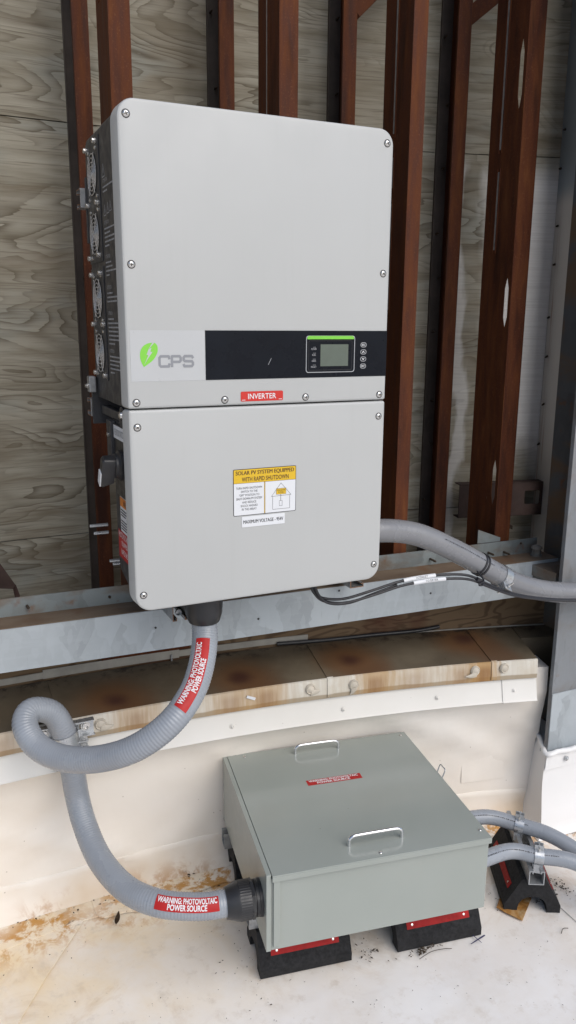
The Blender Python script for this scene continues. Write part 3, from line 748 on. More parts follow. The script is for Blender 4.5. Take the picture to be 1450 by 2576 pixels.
# ---------------------------------------------------------------- steel column on the right
colm = empty('steel_column', (1.42, .2, 0), 'galvanized wide-flange steel column with white flashed base', 'column')
bm = bmesh.new(); bx(bm, (1.433, .135, .02), (1.445, .335, 3.3)); done(bm, 'web', 'galvanized_shaded', colm)
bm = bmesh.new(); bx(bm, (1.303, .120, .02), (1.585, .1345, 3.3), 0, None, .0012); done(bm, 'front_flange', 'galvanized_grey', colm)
bm = bmesh.new(); bx(bm, (1.439, .3365, .02), (1.585, .350, 3.3)); done(bm, 'back_flange', 'galvanized_shaded', colm)
bm = bmesh.new(); bx(bm, (1.3035, .1165, .02), (1.585, .1195, .46)); done(bm, 'cover_plate', 'galvanized', colm)
bm = bmesh.new(); bx(bm, (1.31, .136, .79), (1.432, .335, .80)); bx(bm, (1.305, .150, .803), (1.432, .335, .838), 0, None, .002); done(bm, 'seat_bracket', 'galvanized_dirty', colm)
# flashed base: cream membrane boot with a lapped top, sealant and screws
bm = bmesh.new()
def boot(x0, y0, z): return [(x0, y0, z), (1.75, y0-.02, z), (1.75, .42, z), (x0+.02, .42, z)]
bm2 = [[V((1.245, .062, 0)), V((1.75, .03, 0)), V((1.75, .45, 0)), V((1.33, .46, 0))],
       [V((1.262, .076, .02)), V((1.75, .045, .02)), V((1.75, .45, .02)), V((1.345, .45, .02))],
       [V((1.280, .096, .10)), V((1.75, .07, .10)), V((1.75, .45, .10)), V((1.37, .40, .11))],
       [V((1.288, .106, .245)), V((1.75, .08, .245)), V((1.75, .45, .245)), V((1.40, .345, .262))],
       [V((1.292, .108, .262)), V((1.75, .085, .262)), V((1.75, .45, .262)), V((1.405, .342, .275))]]
loft(bm, bm2, False, True)
bmesh.ops.subdivide_edges(bm, edges=bm.edges[:], cuts=3, use_grid_fill=True)
for v in bm.verts:
    if .01 < v.co.z < .24: v.co += V((noise.noise(v.co*9)*.006, noise.noise(v.co*9+V((5, 5, 5)))*.006, 0))
done(bm, 'membrane_boot', 'clean_membrane', colm, smooth=50)
bm = bmesh.new(); loft(bm, [[V((1.284, .101, .215)), V((1.75, .075, .215)), V((1.75, .09, .215)), V((1.30, .115, .215))], [V((1.286, .1005, .268)), V((1.75, .0765, .268)), V((1.75, .09, .268)), V((1.30, .115, .268))]])
done(bm, 'boot_collar', 'clean_membrane', colm)
pa = Path([V((1.408, .335, .285)), V((1.37, .25, .280)), V((1.32, .165, .274)), V((1.287, .103, .268)), V((1.33, .097, .272)), V((1.45, .091, .268)), V((1.75, .078, .270))], .008)
bm = bmesh.new(); tube(bm, pa, .008, 10)
for v in bm.verts: v.co += noise.noise_vector(v.co*45)*.0035
done(bm, 'sealant_bead', 'clean_membrane', colm, smooth=70)
for p, d in (((1.36, .092, .243), (0, -1, 0)), ((1.315, .155, .250), (-1, .5, .2)), ((1.352, .225, .252), (-1, .5, .2))):
    bm = bmesh.new(); screw_small(bm, V(p), d, .0055); done(bm, 'flashing_screw', 'zinc', colm, smooth=40)

# ---------------------------------------------------------------- strut channels
SP = [(-.011, .033), (-.011, .0398), (-.0195, .0398), (-.0195, .0012), (.0195, .0012), (.0195, .0398), (.011, .0398), (.011, .033)]
def strut(name, label, a, b, updir, group, double=False, end='cut_edge'):
    a, b, u_ = V(a), V(b), V(updir); d = b-a; s_ = d.normalized().cross(u_).normalized()
    bm = bmesh.new(); ribbon(bm, SP, .0024, a, s_, u_, d, 0, 1)
    if double: ribbon(bm, SP, .0024, a-u_*.0004, s_, -u_, d, 0, 1)
    return tag(done(bm, name, ['strut_galv', end]), label, 'strut', group)
GS = 'metal struts carrying the inverter'
strut('strut_channel', 'back-to-back galvanized strut jutting out beneath the inverter beside the black conduit fitting', (.156, .195, .892), (.156, .40, .892), (0, 0, -1), GS, True)
bm = bmesh.new(); lathe(bm, [(.008, 0), (.008, .006), (0, .006)], V((.156, .212, .866)), (0, 1, 0), 14); o_ = done(bm, 'strut_nut', 'zinc')
tag(o_, 'round zinc nut inside the strut beneath the inverter', 'nut')
strut('strut_channel', 'single galvanized strut jutting out beneath the inverter near the black cables', (.628, .195, .890), (.628, .38, .890), (1, 0, 0), GS)
strut('strut_channel', 'galvanized strut end poking out behind the topmost fan', (-.007, .349, 1.833), (.62, .349, 1.833), (0, 1, 0), GS, False)
strut('strut_channel', 'galvanized strut end poking out just under the lowest fan', (-.006, .352, 1.362), (.62, .352, 1.362), (0, 1, 0), GS, False)

# ---------------------------------------------------------------- inverter
inv = empty('solar_inverter', (.3, .16, .96), 'tall pale grey solar inverter with black display band and fans on its side', 'inverter')
XL, XR = 0.0, .597
def cover(name, z0, z1, rad):
    bm = bmesh.new(); loops = []
    for ins, y in ((.0055, 0.0), (.003, .0006), (.0012, .002), (0, .0052), (-.0045, .034), (-.0045, .036)):
        loops.append([V((a, y, b)) for a, b in rrect(XL+ins, XR-ins, z0+max(ins, 0), z1-max(ins, 0), [max(.002, r-ins) for r in rad], 8)])
    loft(bm, loops); return done(bm, name, 'cover_paint', inv, smooth=30)
ucov = cover('upper_cover', 1.3915, 1.965, (.005, .005, .034, .034))
lcov = cover('lower_cover', .9605, 1.3885, (.036, .036, .005, .005))
def body(name, x0, x1, z0, z1, y0, y1, rad, mat='housing_paint', bev=.003):
    bm = bmesh.new(); loops = []
    for ins, y in ((0, y0), (0, y1-bev), (bev, y1)):
        loops.append([V((a, y, b)) for a, b in rrect(x0+ins, x1-ins, z0+ins, z1-ins, [max(.001, r-ins) for r in rad], 6)])
    loft(bm, loops); return done(bm, name, mat, inv, smooth=30)
body('upper_housing', .006, .591, 1.389, 1.959, .0362, .185, (.002, .002, .02, .02))
rear = body('rear_housing', .008, .589, 1.389, 1.956, .1855, .335, (.002, .002, .014, .014))
bm = bmesh.new(); loops = []
prism(bm, [(.010, .0362, .975), (.010, .0362, 1.352), (.010, .190, 1.352), (.010, .190, 1.035), (.010, .172, 1.008)], (.577, 0, 0))
done(bm, 'lower_housing', 'housing_paint', inv)
bm = bmesh.new(); bx(bm, (.03, .0362, 1.352), (.57, .17, 1.389)); done(bm, 'neck', 'housing_paint', inv)
bm = bmesh.new(); bx(bm, (.001, .190, 1.20), (.0095, .192, 1.35)); bx(bm, (.0, .0, 1.35), (.0, .0, 1.35)); bm.free()
# fan plates, fans
FZ = [1.869, 1.747, 1.612, 1.493]; FY = .262
for z0, z1 in ((1.688, 1.939), (1.435, 1.677)):
    bm = bmesh.new(); bx(bm, (.0058, .202, z0), (.0078, .331, z1), 0, None, .0006); done(bm, 'fan_plate', 'housing_paint', inv)
def add_copy(src, parent, loc_delta):
    o = src.copy(); COL.objects.link(o); o.parent = parent; return o
xf = .0057
for k, z in enumerate(FZ):
    bm = bmesh.new(); lathe(bm, [(0, 0), (.0440, 0), (.0440, .0004), (.0425, .0006), (0, .0005)], (xf, FY, z), (-1, 0, 0), 32); fan = done(bm, 'fan', 'fan_black', inv)
    bm = bmesh.new()
    for a in range(5):                       # impeller blades behind the guard
        an = a*2*PI/5+k; c_, s_ = math.cos(an), math.sin(an); c2, s2 = math.cos(an+.75), math.sin(an+.75)
        bm.faces.new([bm.verts.new((xf-.0009, FY+r*c, z+r*s)) for r, c, s in ((.012, c_, s_), (.037, c_, s_), (.037, c2, s2), (.014, c2, s2))])
    lathe(bm, [(.013, 0), (.012, .003), (0, .0032)], (xf-.0006, FY, z), (-1, 0, 0), 20)
    done(bm, 'impeller', 'fan_black', fan)
    bm = bmesh.new()
    def ring(r, x, t): 
        pts = [V((x, FY+r*math.cos(2*PI*q/28), z+r*math.sin(2*PI*q/28))) for q in range(29)]
        for a, b in zip(pts, pts[1:]): cyl(bm, a, b, t, 5)
    for q in range(5): ring(.0075+.0085*q, xf-.004+.0003*q, .0009)
    for sgn in (1, -1):
        d = V((0, math.cos(.95), math.sin(.95)*sgn))*.049
        cyl(bm, V((xf-.0034, FY, z))-d, V((xf-.0034, FY, z))+d, .001, 6)
    done(bm, 'guard', 'guard_wire', fan, smooth=60)
    for sy in (-1, 1):
        for sz in (-1, 1):
            bm = bmesh.new(); lathe(bm, [(.0045, 0), (.0045, .0015), (.003, .0028), (0, .003)], (xf, FY+sy*.037, z+sz*.0475), (-1, 0, 0), 12); done(bm, 'fan_screw', 'screw_steel', fan, smooth=40)
for y, z in ((.225, 1.930), (.319, 1.926), (.222, 1.808), (.318, 1.812), (.225, 1.702), (.322, 1.700), (.223, 1.664), (.316, 1.664), (.214, 1.556), (.318, 1.556), (.216, 1.445), (.318, 1.447)):
    bm = bmesh.new(); lathe(bm, [(.0065, 0), (.0065, .002), (.0045, .0022), (.0045, .004), (.0058, .0042), (.0056, .0068), (.003, .008), (0, .0082)], (.0058, y, z), (-1, 0, 0), 12); done(bm, 'side_bolt', 'screw_steel', inv, smooth=40)
# wall brackets on the fan side
for y0, y1, z0, z1, x0 in ((.336, .347, 1.735, 1.875, .004), (.336, .347, 1.325, 1.435, -.004)):
    bm = bmesh.new(); bx(bm, (x0, y0, z0), (.58, y1, z1), 0, None, .001); done(bm, 'wall_bracket', 'housing_paint', inv)
bm = bmesh.new(); bx(bm, (-.012, .325, 1.40), (.004, .352, 1.437), 0, None, .002); done(bm, 'bracket_ear', 'strut_galv', inv)
bm = bmesh.new(); lathe(bm, [(.007, 0), (.007, .003), (.0045, .0031), (.0045, .008), (0, .0085)], (-.012, .335, 1.415), (-1, 0, 0), 12); done(bm, 'bracket_bolt', 'screw_steel', inv, smooth=40)
bm = bmesh.new(); bx(bm, (.010, .06, 1.3525), (.03, .30, 1.372), 0, None, .002); lathe(bm, [(.025, 0), (.025, .004), (0, .0041)], (.0095, .085, 1.363), (-1, 0, 0), 20); done(bm, 'hinge_bracket', 'housing_paint', inv)
bm = bmesh.new(); lathe(bm, [(.008, 0), (.007, .004), (.004, .006), (0, .0062)], (.005, .083, 1.37), (-1, 0, 0), 12); done(bm, 'bracket_bolt', 'screw_steel', inv, smooth=40)
# disconnect box and rotary switch on the lower housing
bm = bmesh.new(); bx(bm, (.0045, .06, 1.19), (.0095, .162, 1.345), 0, None, .0015); done(bm, 'switch_plate', 'black_plastic', inv)
bm = bmesh.new(); bx(bm, (-.002, .1635, 1.24), (.0095, .205, 1.35), 0, None, .0015); done(bm, 'switch_guard', 'housing_paint', inv)
bm = bmesh.new(); lathe(bm, [(.005, 0), (.005, .003), (.003, .004), (0, .0042)], (-.002, .186, 1.318), (-1, 0, 0), 12); done(bm, 'side_bolt', 'screw_steel', inv, smooth=40)
bm = bmesh.new(); so_ = V((.0045, .098, 1.262)); lathe(bm, [(.033, 0), (.033, .007), (.030, .0085), (.027, .011), (.0265, .016), (.024, .018), (0, .0185)], so_, (-1, 0, 0), 28); kn = done(bm, 'rotary_switch', 'black_plastic', inv, smooth=35)
bm = bmesh.new(); T = Matrix.Translation(V((-.024, .098, 1.258))) @ Matrix.Rotation(math.radians(28), 4, 'X')
loft(bm, [[T @ V((-.016, a, b)) for a, b in rrect(-.010, .010, -.042, .024, .006, 4)], [T @ V((-.012, a, b)) for a, b in rrect(-.012, .012, -.045, .028, .006, 4)], [T @ V((.011, a, b)) for a, b in rrect(-.014, .014, -.036, .028, .008, 4)]]); done(bm, 'knob', 'black_plastic', kn, smooth=35)
bm = bmesh.new(); bx(bm, (-.0185, -.0095, -.041), (-.016, .0095, -.008), 0, T); done(bm, 'pointer', 'white_label', kn)
# labels on the fan side: text runs from back (large y) to front
def side(x): return lambda u, v: V((x, -u, v))
def panel(loop, fn, t, mat, name, parent):
    bm = bmesh.new(); a = [fn(*p) for p in loop]; n = (a[1]-a[0]).cross(a[2]-a[1])
    c = sum(a, V())/len(a); prism(bm, a, t); return done(bm, name, mat, parent)
lb = panel(rrect(-.160, -.062, 1.315, 1.343, .001, 2), side(.0038), V((.0006, 0, 0)), 'white_label', 'side_label', inv)
bm = bmesh.new(); put_text(bm, 'RE INTION SWITCH', -.150, -.066, 1.322, 1.336, side(.0034)); done_flat(bm, 'lettering', 'grey_print', lb)
lb = panel(rrect(-.150, -.062, 1.105, 1.185, .001, 2), side(.0092), V((.0006, 0, 0)), 'white_label', 'warning_label', inv)
bm = bmesh.new(); flat(bm, [(-.149, 1.163), (-.063, 1.163), (-.063, 1.184), (-.149, 1.184)], side(.0088)); done_flat(bm, 'label_header', 'orange_label', lb)
bm = bmesh.new()
put_text(bm, 'WARNING', -.118, -.066, 1.167, 1.179, side(.0084))
for k, l in enumerate((.075, .07, .045, 0, .08, .06, .072, .05)):
    if l: z = 1.156-k*.0062; flat(bm, [(-.145, z-.0016), (-.145+l, z-.0016), (-.145+l, z+.0014), (-.145, z+.0014)], side(.0088))
done_flat(bm, 'lettering', 'black_print', lb)
lb = panel(rrect(-.178, -.062, 1.085, 1.1045, .001, 2)[0:0] or [(-.178, 1.040), (-.062, 1.040), (-.062, 1.104), (-.178, 1.104)], side(.0090), V((.0006, 0, 0)), 'red_label', 'red_warning_label', inv)
bm = bmesh.new()
for k, (t_, a, b) in enumerate((('PHOTOVOLTAIC SYSTEM', -.172, -.048), ('EQUIPPED WITH', -.148, -.060), ('RAPID SHUTDOWN', -.152, -.050))): put_text(bm, t_, a, b, 1.088-k*.019, 1.101-k*.019, side(.0085))
done_flat(bm, 'lettering', 'white_print', lb)
# greyed small print above, with warning triangles
bm = bmesh.new()
def tri(yc, zc, s_): 
    P3 = [(-yc-s_*.5, zc), (-yc+s_*.5, zc), (-yc, zc+s_*.95)]
    for i in range(3):
        a, b = V((*P3[i], 0)), V((*P3[(i+1) % 3], 0)); n = (b-a).cross(V((0, 0, 1))).normalized()*s_*.04
        flat(bm, [(a.x-n.x, a.y-n.y), (b.x-n.x, b.y-n.y), (b.x+n.x, b.y+n.y), (a.x+n.x, a.y+n.y)], side(.0056))
    flat(bm, [(-yc-.0012, zc+s_*.25), (-yc+.0012, zc+s_*.25), (-yc+.0012, zc+s_*.6), (-yc-.0012, zc+s_*.6)], side(.0056))
tri(.160, 1.850, .026); tri(.160, 1.775, .022); tri(.132, 1.777, .022); tri(.108, 1.779, .020)
rs = random.Random(5)
for z, ls in ((1.838, (.09, .04)), (1.757, (.095, .05, .10, .085, .04)), (1.690, (.05, .06, .10, .03)), (1.628, (.05, .095, .085)), (1.575, (.05, .09, .1, .085, .095, .09, .05)), (1.497, (.095, .09, .085, .095, .04))):
    put_text(bm, 'ATTENTION', -.170, -.128, z, z+.0075, side(.0056))
    for k, l in enumerate(ls):
        zz = z-.008-k*.0085; u = -.170
        while u < -.170+l:
            wl = rs.uniform(.006, .014); flat(bm, [(u, zz-.0017), (min(u+wl, -.170+l), zz-.0017), (min(u+wl, -.170+l), zz+.0015), (u, zz+.0015)], side(.0056)); u += wl+.002
done_flat(bm, 'small_print', 'dim_print', inv)
# front screws
def front(y): return lambda u, v: V((u, y, v))
smesh = None
for px, pz in ((.017, 1.936), (.5805, 1.936), (.017, 1.669), (.5805, 1.669), (.017, 1.4035), (.5805, 1.4035), (.2048, 1.4035), (.393, 1.4035), (.017, 1.354), (.5805, 1.354), (.017, .998), (.5805, .998)):
    if smesh is None:
        bm = bmesh.new(); lathe(bm, [(.0082, .0003), (.0082, -.0006), (.0064, -.0007)], (0, 0, 0), (0, 1, 0), 24, 1)
        lathe(bm, [(.0066, 0), (.0066, -.0014), (.0056, -.0028), (.003, -.0038), (0, -.004)], (0, 0, 0), (0, 1, 0), 24, 0)
        for a in (PI/4, -PI/4): bx(bm, (-.0034, -.0042, -.0009), (.0034, -.0034, .0009), 1, Matrix.Rotation(a, 4, 'Y'))
        s0 = done(bm, 'cover_screw', ['screw_steel', 'dark_slot'], inv, smooth=40); smesh = s0.data
    else: s0 = link('cover_screw', smesh, ['screw_steel', 'dark_slot'], inv)
    s0.location = V((px, .0006, pz)); s0.rotation_euler = (0, random.uniform(0, 1.5), 0)
# logo film, leaf and letters
lf = panel([(.0085, 1.4455), (.163, 1.4455), (.163, 1.5455), (.0085, 1.5455)], front(-.0004), V((0, .0003, 0)), 'logo_film', 'logo_film', inv)
bm = bmesh.new()
def bez(p0, p1, p2, p3, n=14): return [tuple((1-t)**3*a+3*(1-t)**2*t*b+3*(1-t)*t*t*c+t**3*d for a, b, c, d in zip(p0, p1, p2, p3)) for t in [k/n for k in range(n)]]
leaf = bez((.0345, 1.474), (.0225, 1.492), (.0235, 1.520), (.0535, 1.5215))+bez((.0535, 1.5215), (.0635, 1.5225), (.0665, 1.510), (.0620, 1.500))+bez((.0620, 1.500), (.0565, 1.487), (.0475, 1.482), (.0345, 1.474))
flat(bm, leaf, front(-.0007)); done_flat(bm, 'leaf_mark', 'leaf_green', lf)
bm = bmesh.new(); flat(bm, [(.0345, 1.4760), (.0445, 1.4975), (.0405, 1.4975), (.0450, 1.5085), (.0510, 1.5120), (.0485, 1.5035), (.0530, 1.5035), (.0415, 1.4880)], front(-.00095))
flat(bm, [(.0450, 1.5085), (.0570, 1.5213), (.0535, 1.5218), (.0470, 1.5120)], front(-.00095)); done_flat(bm, 'bolt_mark', 'logo_film', lf)
bm = bmesh.new(); y_ = -.0007
def stroke(P, w_, close=False):
    global y_
    for a, b in zip(P, P[1:]+([P[0]] if close else [])):
        a, b = V((*a, 0)), V((*b, 0)); d = (b-a).normalized()*w_/2; n = V((-d.y, d.x, 0)); a -= d*.45; b += d*.45
        flat(bm, [((a-n).x, (a-n).y), ((b-n).x, (b-n).y), ((b+n).x, (b+n).y), ((a+n).x, (a+n).y)], lambda u, v: V((u, y_, v))); y_ -= .00001
w_ = .0052; zb_, zt_ = 1.4745, 1.4945
def letter(P):
    global y_
    stroke(P, w_)
c = .003
letter([(.0870, zt_-c*1.6), (.0858, zt_), (.0695, zt_), (.0668, zt_-c), (.0668, zb_+c), (.0695, zb_), (.0858, zb_), (.0870, zb_+c*1.6)])
letter([(.0925, zb_-.0005), (.0925, zt_), (.1085, zt_), (.1108, zt_-c), (.1108, zt_-.0085), (.1085, zt_-.0112), (.0945, zt_-.0112)])
letter([(.1365, zt_-c*1.1), (.1345, zt_), (.1195, zt_), (.1170, zt_-c), (.1170, zt_-.0075), (.1195, zt_-.0098), (.1345, zt_-.0104), (.1365, zt_-.0130), (.1365, zb_+c), (.1340, zb_), (.1185, zb_), (.1168, zb_+c*1.1)])
done_flat(bm, 'logo_letters', 'grey_print', lf)
# display band
band = panel([(.1637, 1.4455), (.5955, 1.4455), (.5955, 1.5455), (.1637, 1.5455)], front(-.0008), V((0, .0007, 0)), 'black_gloss', 'display_band', inv)
bm = bmesh.new(); plate(bm, rrect(.392, .5125, 1.456, 1.535, .006), [rrect(.3935, .511, 1.4575, 1.5335, .005)], V((0, -.0022, 0)), V((1, 0, 0)), V((0, 0, 1)), V((0, .0012, 0))); done(bm, 'display_frame', 'silver_print', band)
bm = bmesh.new(); flat(bm, rrect(.3945, .510, 1.5275, 1.5345, (0.0005, .0005, .005, .005)), front(-.0024)); done_flat(bm, 'green_bar', 'green_print', band)
bm = bmesh.new(); flat(bm, [(.4275, 1.4695), (.4965, 1.4695), (.4965, 1.5165), (.4275, 1.5165)], front(-.0013)); done_flat(bm, 'screen', 'screen_glass', band)
bm = bmesh.new()
for r_ in (rrect(.3985, .506, 1.461, 1.5245, .003),):
    plate(bm, r_, [rrect(.3992, .5053, 1.4617, 1.5238, .0025)], V((0, -.0014, 0)), V((1, 0, 0)), V((0, 0, 1)), V((0, .0003, 0)))
done(bm, 'screen_bezel', 'housing_paint', band)
bm = bmesh.new()
for k, t_ in enumerate(('POWER', 'RUN', 'GRID', 'FAULT')):
    zc = 1.5065-k*.0127; hw = {5: .0065, 3: .004, 4: .005}[len(t_)]
    put_text(bm, t_, .4115-hw, .4115+hw, zc-.0018, zc+.0018, front(-.0012), .008)
    for q in (-.002, .0005, .003): flat(bm, [(.4115+q, zc+.0035), (.4128+q, zc+.0035), (.4128+q, zc+.0046), (.4115+q, zc+.0046)], front(-.0012))
done_flat(bm, 'led_lettering', 'silver_print', band)
for k, t_ in enumerate(('ESC', '^', 'v', 'ENT')):
    zc = 1.5150-k*.0155
    bm = bmesh.new(); plate(bm, rrect(.5275, .5425, zc-.0053, zc+.0053, .0052), [rrect(.5288, .5412, zc-.0041, zc+.0041, .004)], V((0, -.0016, 0)), V((1, 0, 0)), V((0, 0, 1)), V((0, .0007, 0))); bt_ = done(bm, 'button', 'silver_print', band)
    bm = bmesh.new()
    if t_ in '^v':
        s_ = 1 if t_ == '^' else -1; stroke_pts = [(.5325, zc-.0018*s_), (.535, zc+.0018*s_), (.5375, zc-.0018*s_)]; y_ = -.0013; stroke(stroke_pts, .0014)
    else: put_text(bm, t_, .5308, .5392, zc-.0021, zc+.0021, front(-.0013), .02)
    done_flat(bm, 'button_mark', 'white_print', bt_)
bm = bmesh.new(); flat(bm, [(.303, 1.4745), (.3038, 1.474), (.311, 1.488), (.3103, 1.4885)], front(-.0010)); done_flat(bm, 'scratch', 'dim_print', band)
lb = panel(rrect(.2405, .3385, 1.3988, 1.4195, .003), front(-.0007), V((0, .0005, 0)), 'inverter_red', 'inverter_label', inv)
bm = bmesh.new(); put_text(bm, 'INVERTER', .257, .322, 1.4035, 1.4148, front(-.0010), .008)
for a in (.243, .328): flat(bm, [(a, 1.4012), (a+.008, 1.4012), (a+.008, 1.4022), (a, 1.4022)], front(-.0010))
done_flat(bm, 'lettering', 'white_print', lb)
# rapid shutdown label
lb = panel(rrect(.2215, .3715, 1.1500, 1.2535, .003), front(-.0006), V((0, .0004, 0)), 'black_print', 'shutdown_label', inv)
bm = bmesh.new(); flat(bm, rrect(.2228, .3702, 1.2226, 1.2522, (.0003, .0003, .002, .002)), front(-.0008)); flat(bm, [(.2947, 1.1515), (.2962, 1.1515), (.2962, 1.2215), (.2947, 1.2215)], front(-.0010)); flat(bm, [(.3235, 1.1915), (.3465, 1.1915), (.3465, 1.2040), (.3235, 1.2040)], front(-.0010)); done_flat(bm, 'yellow_field', 'yellow_label', lb)
bm = bmesh.new(); flat(bm, rrect(.2228, .2940, 1.1513, 1.2219, (.002, .0003, .0003, .0003)), front(-.0008)); flat(bm, rrect(.2968, .3702, 1.1513, 1.2219, (.0003, .002, .0003, .0003)), front(-.0008)); done_flat(bm, 'white_field', 'white_label', lb)
bm = bmesh.new(); put_text(bm, 'SOLAR PV SYSTEM EQUIPPED', .2275, .3660, 1.2390, 1.2492, front(-.0011), .012); put_text(bm, 'WITH RAPID SHUTDOWN', .2415, .3530, 1.2255, 1.2355, front(-.0011), .012); done_flat(bm, 'heading', 'brown_print', lb)
bm = bmesh.new()
for k, (t_, hw) in enumerate((('TURN RAPID SHUTDOWN', .0305), ('SWITCH TO THE', .0195), ('"OFF" POSITION TO', .0240), ('SHUT DOWN PV SYSTEM', .0302), ('AND REDUCE', .0165), ('SHOCK HAZARD', .0200), ('IN THE ARRAY', .0175))):
    zc = 1.2115-k*.0079; put_text(bm, t_, .2585-hw, .2585+hw, zc-.0025, zc+.0025, front(-.0010), .004)
y_ = -.0010
stroke([(.3115, 1.1875), (.3345, 1.2165), (.3590, 1.1885)], .0007, True); stroke([(.3145, 1.1870), (.3145, 1.1580), (.3560, 1.1580), (.3560, 1.1870)], .0007)
stroke([(.3340, 1.1910), (.3340, 1.1770)], .0009); stroke([(.3305, 1.1650), (.3375, 1.1650), (.3375, 1.1765), (.3305, 1.1765)], .0006, True)
y_ = -.0011; stroke([(.3230, 1.1912), (.3468, 1.1912), (.3468, 1.2044), (.3230, 1.2044)], .0005, True)
put_text(bm, 'SOLAR ELECTRIC', .3245, .3455, 1.1988, 1.2022, front(-.0012)); put_text(bm, 'PV PANELS', .3280, .3420, 1.1940, 1.1972, front(-.0012))
done_flat(bm, 'lettering', 'black_print', lb)
lb = panel(rrect(.2410, .3440, 1.1235, 1.1475, .001, 2), front(-.0010), V((0, .0008, 0)), 'white_label', 'voltage_label', inv)
bm = bmesh.new(); put_text(bm, 'MAXIMUM VOLTAGE - 954V', .2445, .3400, 1.1315, 1.1395, front(-.0013), -.006); done_flat(bm, 'lettering', 'black_print', lb)
# bottom fitting of the inverter
bm = bmesh.new(); fo = V((.185, .105, .978)); lathe(bm, [(0, 0), (.040, 0), (.040, .010), (.0445, .012)], fo, (0, 0, -1), 36)
x_, y2, d_ = basis(V((0, 0, -1)))
def knurl(bm, o, d, h0, h1, r, n=48, amp=.0007):
    x, y, d = basis(V(d)); rings = []
    for h in (h0, h1): rings.append([bm.verts.new(o+d*h+(x*math.cos(2*PI*k/(2*n))+y*math.sin(2*PI*k/(2*n)))*(r+(amp if k % 2 else 0))) for k in range(2*n)])
    for k in range(2*n): bm.faces.new((rings[0][k], rings[0][(k+1) % (2*n)], rings[1][(k+1) % (2*n)], rings[1][k]))
lathe(bm, [(.0445, .012), (.0445, .020)], fo, (0, 0, -1), 36); knurl(bm, fo, (0, 0, -1), .020, .066, .0437); lathe(bm, [(.0437, .066), (.0435, .078), (.038, .096), (.036, .100), (.030, .101)], fo, (0, 0, -1), 36)
tag(done(bm, 'conduit_fitting', 'black_plastic', inv, smooth=40), None)

# ---------------------------------------------------------------- junction box
ang = math.radians(-9.4); bx_, by_ = V((math.cos(ang), math.sin(ang), 0)), V((-math.sin(ang), math.cos(ang), 0))
BO = V((.2355, -.150, 0)); BW, BD, BT, BB = .560, .528, .350, .147
TB = frame(BO, bx_, by_, V((0, 0, 1)))
def bl(x, y, z): return TB @ V((x, y, z))
jb = empty('junction_box', bl(BW/2, BD/2, BB), 'flat grey-green steel junction box with a handled lid on rubber blocks', 'junction box')
bm = bmesh.new(); bx(bm, (.012, .003, BB), (BW, BD, BT-.012), 0, TB, .0012); done(bm, 'body', 'enclosure_paint', jb)
bm = bmesh.new(); bx(bm, (0, 0, BB), (.0115, BD, BT), 0, TB, .001); done(bm, 'side_flange', 'enclosure_paint', jb)
bm = bmesh.new(); bx(bm, (.0165, -.0035, BB+.012), (.032, .0025, BT-.0175), 0, TB, .001); done(bm, 'corner_channel', 'enclosure_paint', jb)
bm = bmesh.new(); bx(bm, (.0128, -.0065, BT-.0155), (BW+.0025, -.003, BT-.003), 0, TB, .0008)
bx(bm, (.0128, -.0060, BT-.0030), (BW+.0025, BD, BT), 0, TB, .0008); bx(bm, (BW+.0004, -.0025, BT-.0155), (BW+.0025, BD, BT-.0032), 0, TB, .0004); lid = done(bm, 'lid', 'enclosure_paint', jb)
for hx0, hx1, hy in ((.2155, .3506, .052), (.2055, .336, .486)):
    pa = Path([bl(hx0, hy, BT-.001), bl(hx0, hy, BT+.014), bl(hx0+.003, hy, BT+.0205), bl(hx0+.012, hy, BT+.0255), bl(hx0+.03, hy, BT+.0265), bl(hx1-.03, hy, BT+.0265), bl(hx1-.012, hy, BT+.0255), bl(hx1-.003, hy, BT+.0205), bl(hx1, hy, BT+.014), bl(hx1, hy, BT-.001)], .003)
    bm = bmesh.new(); tube(bm, pa, .0043, 14); done(bm, 'handle', 'chrome', lid, smooth=60)
for sx, sy in ((.279, .010), (BW-.012, .028), (BW-.018, BD-.02), (.06, BD-.02)):
    bm = bmesh.new(); lathe(bm, [(.0045, 0), (.0045, .001), (.003, .0026), (0, .003)], bl(sx, sy, BT), (0, 0, 1), 14); done(bm, 'lid_screw', 'screw_steel', lid, smooth=40)
bm = bmesh.new(); pa = Path([bl(BW+.004, .27, BT-.004), bl(BW+.012, .27, BT+.018), bl(BW+.012, .285, BT+.020), bl(BW+.012, .30, BT+.018), bl(BW+.004, .30, BT-.004)], .003); tube(bm, pa, .0016, 8); bx(bm, (BW+.0026, .265, BT-.03), (BW+.006, .305, BT-.004), 0, TB, .0008); done(bm, 'latch', 'zinc', jb, smooth=50)
lidf = lambda z: (lambda u, v: bl(u, v, z))
lx0, lx1, ly0, ly1 = .195, .350, .320, .3445
lb = panel([(lx0, ly0), (lx1, ly0), (lx1, ly1), (lx0, ly1)], lidf(BT+.0002), V((0, 0, .0004)), 'red_label', 'warning_label', lid)
lb.parent = jb; lb.matrix_parent_inverse = Matrix.Translation(jb.location).inverted()
bm = bmesh.new(); put_text(bm, 'WARNING: PHOTOVOLTAIC', lx0+.006, lx1-.008, ly0+.0135, ly1-.002, lidf(BT+.0009), .030); put_text(bm, 'POWER SOURCE', lx0+.027, lx1-.034, ly0+.0025, ly0+.0118, lidf(BT+.0009), .030); done_flat(bm, 'lettering', 'white_print', lb)
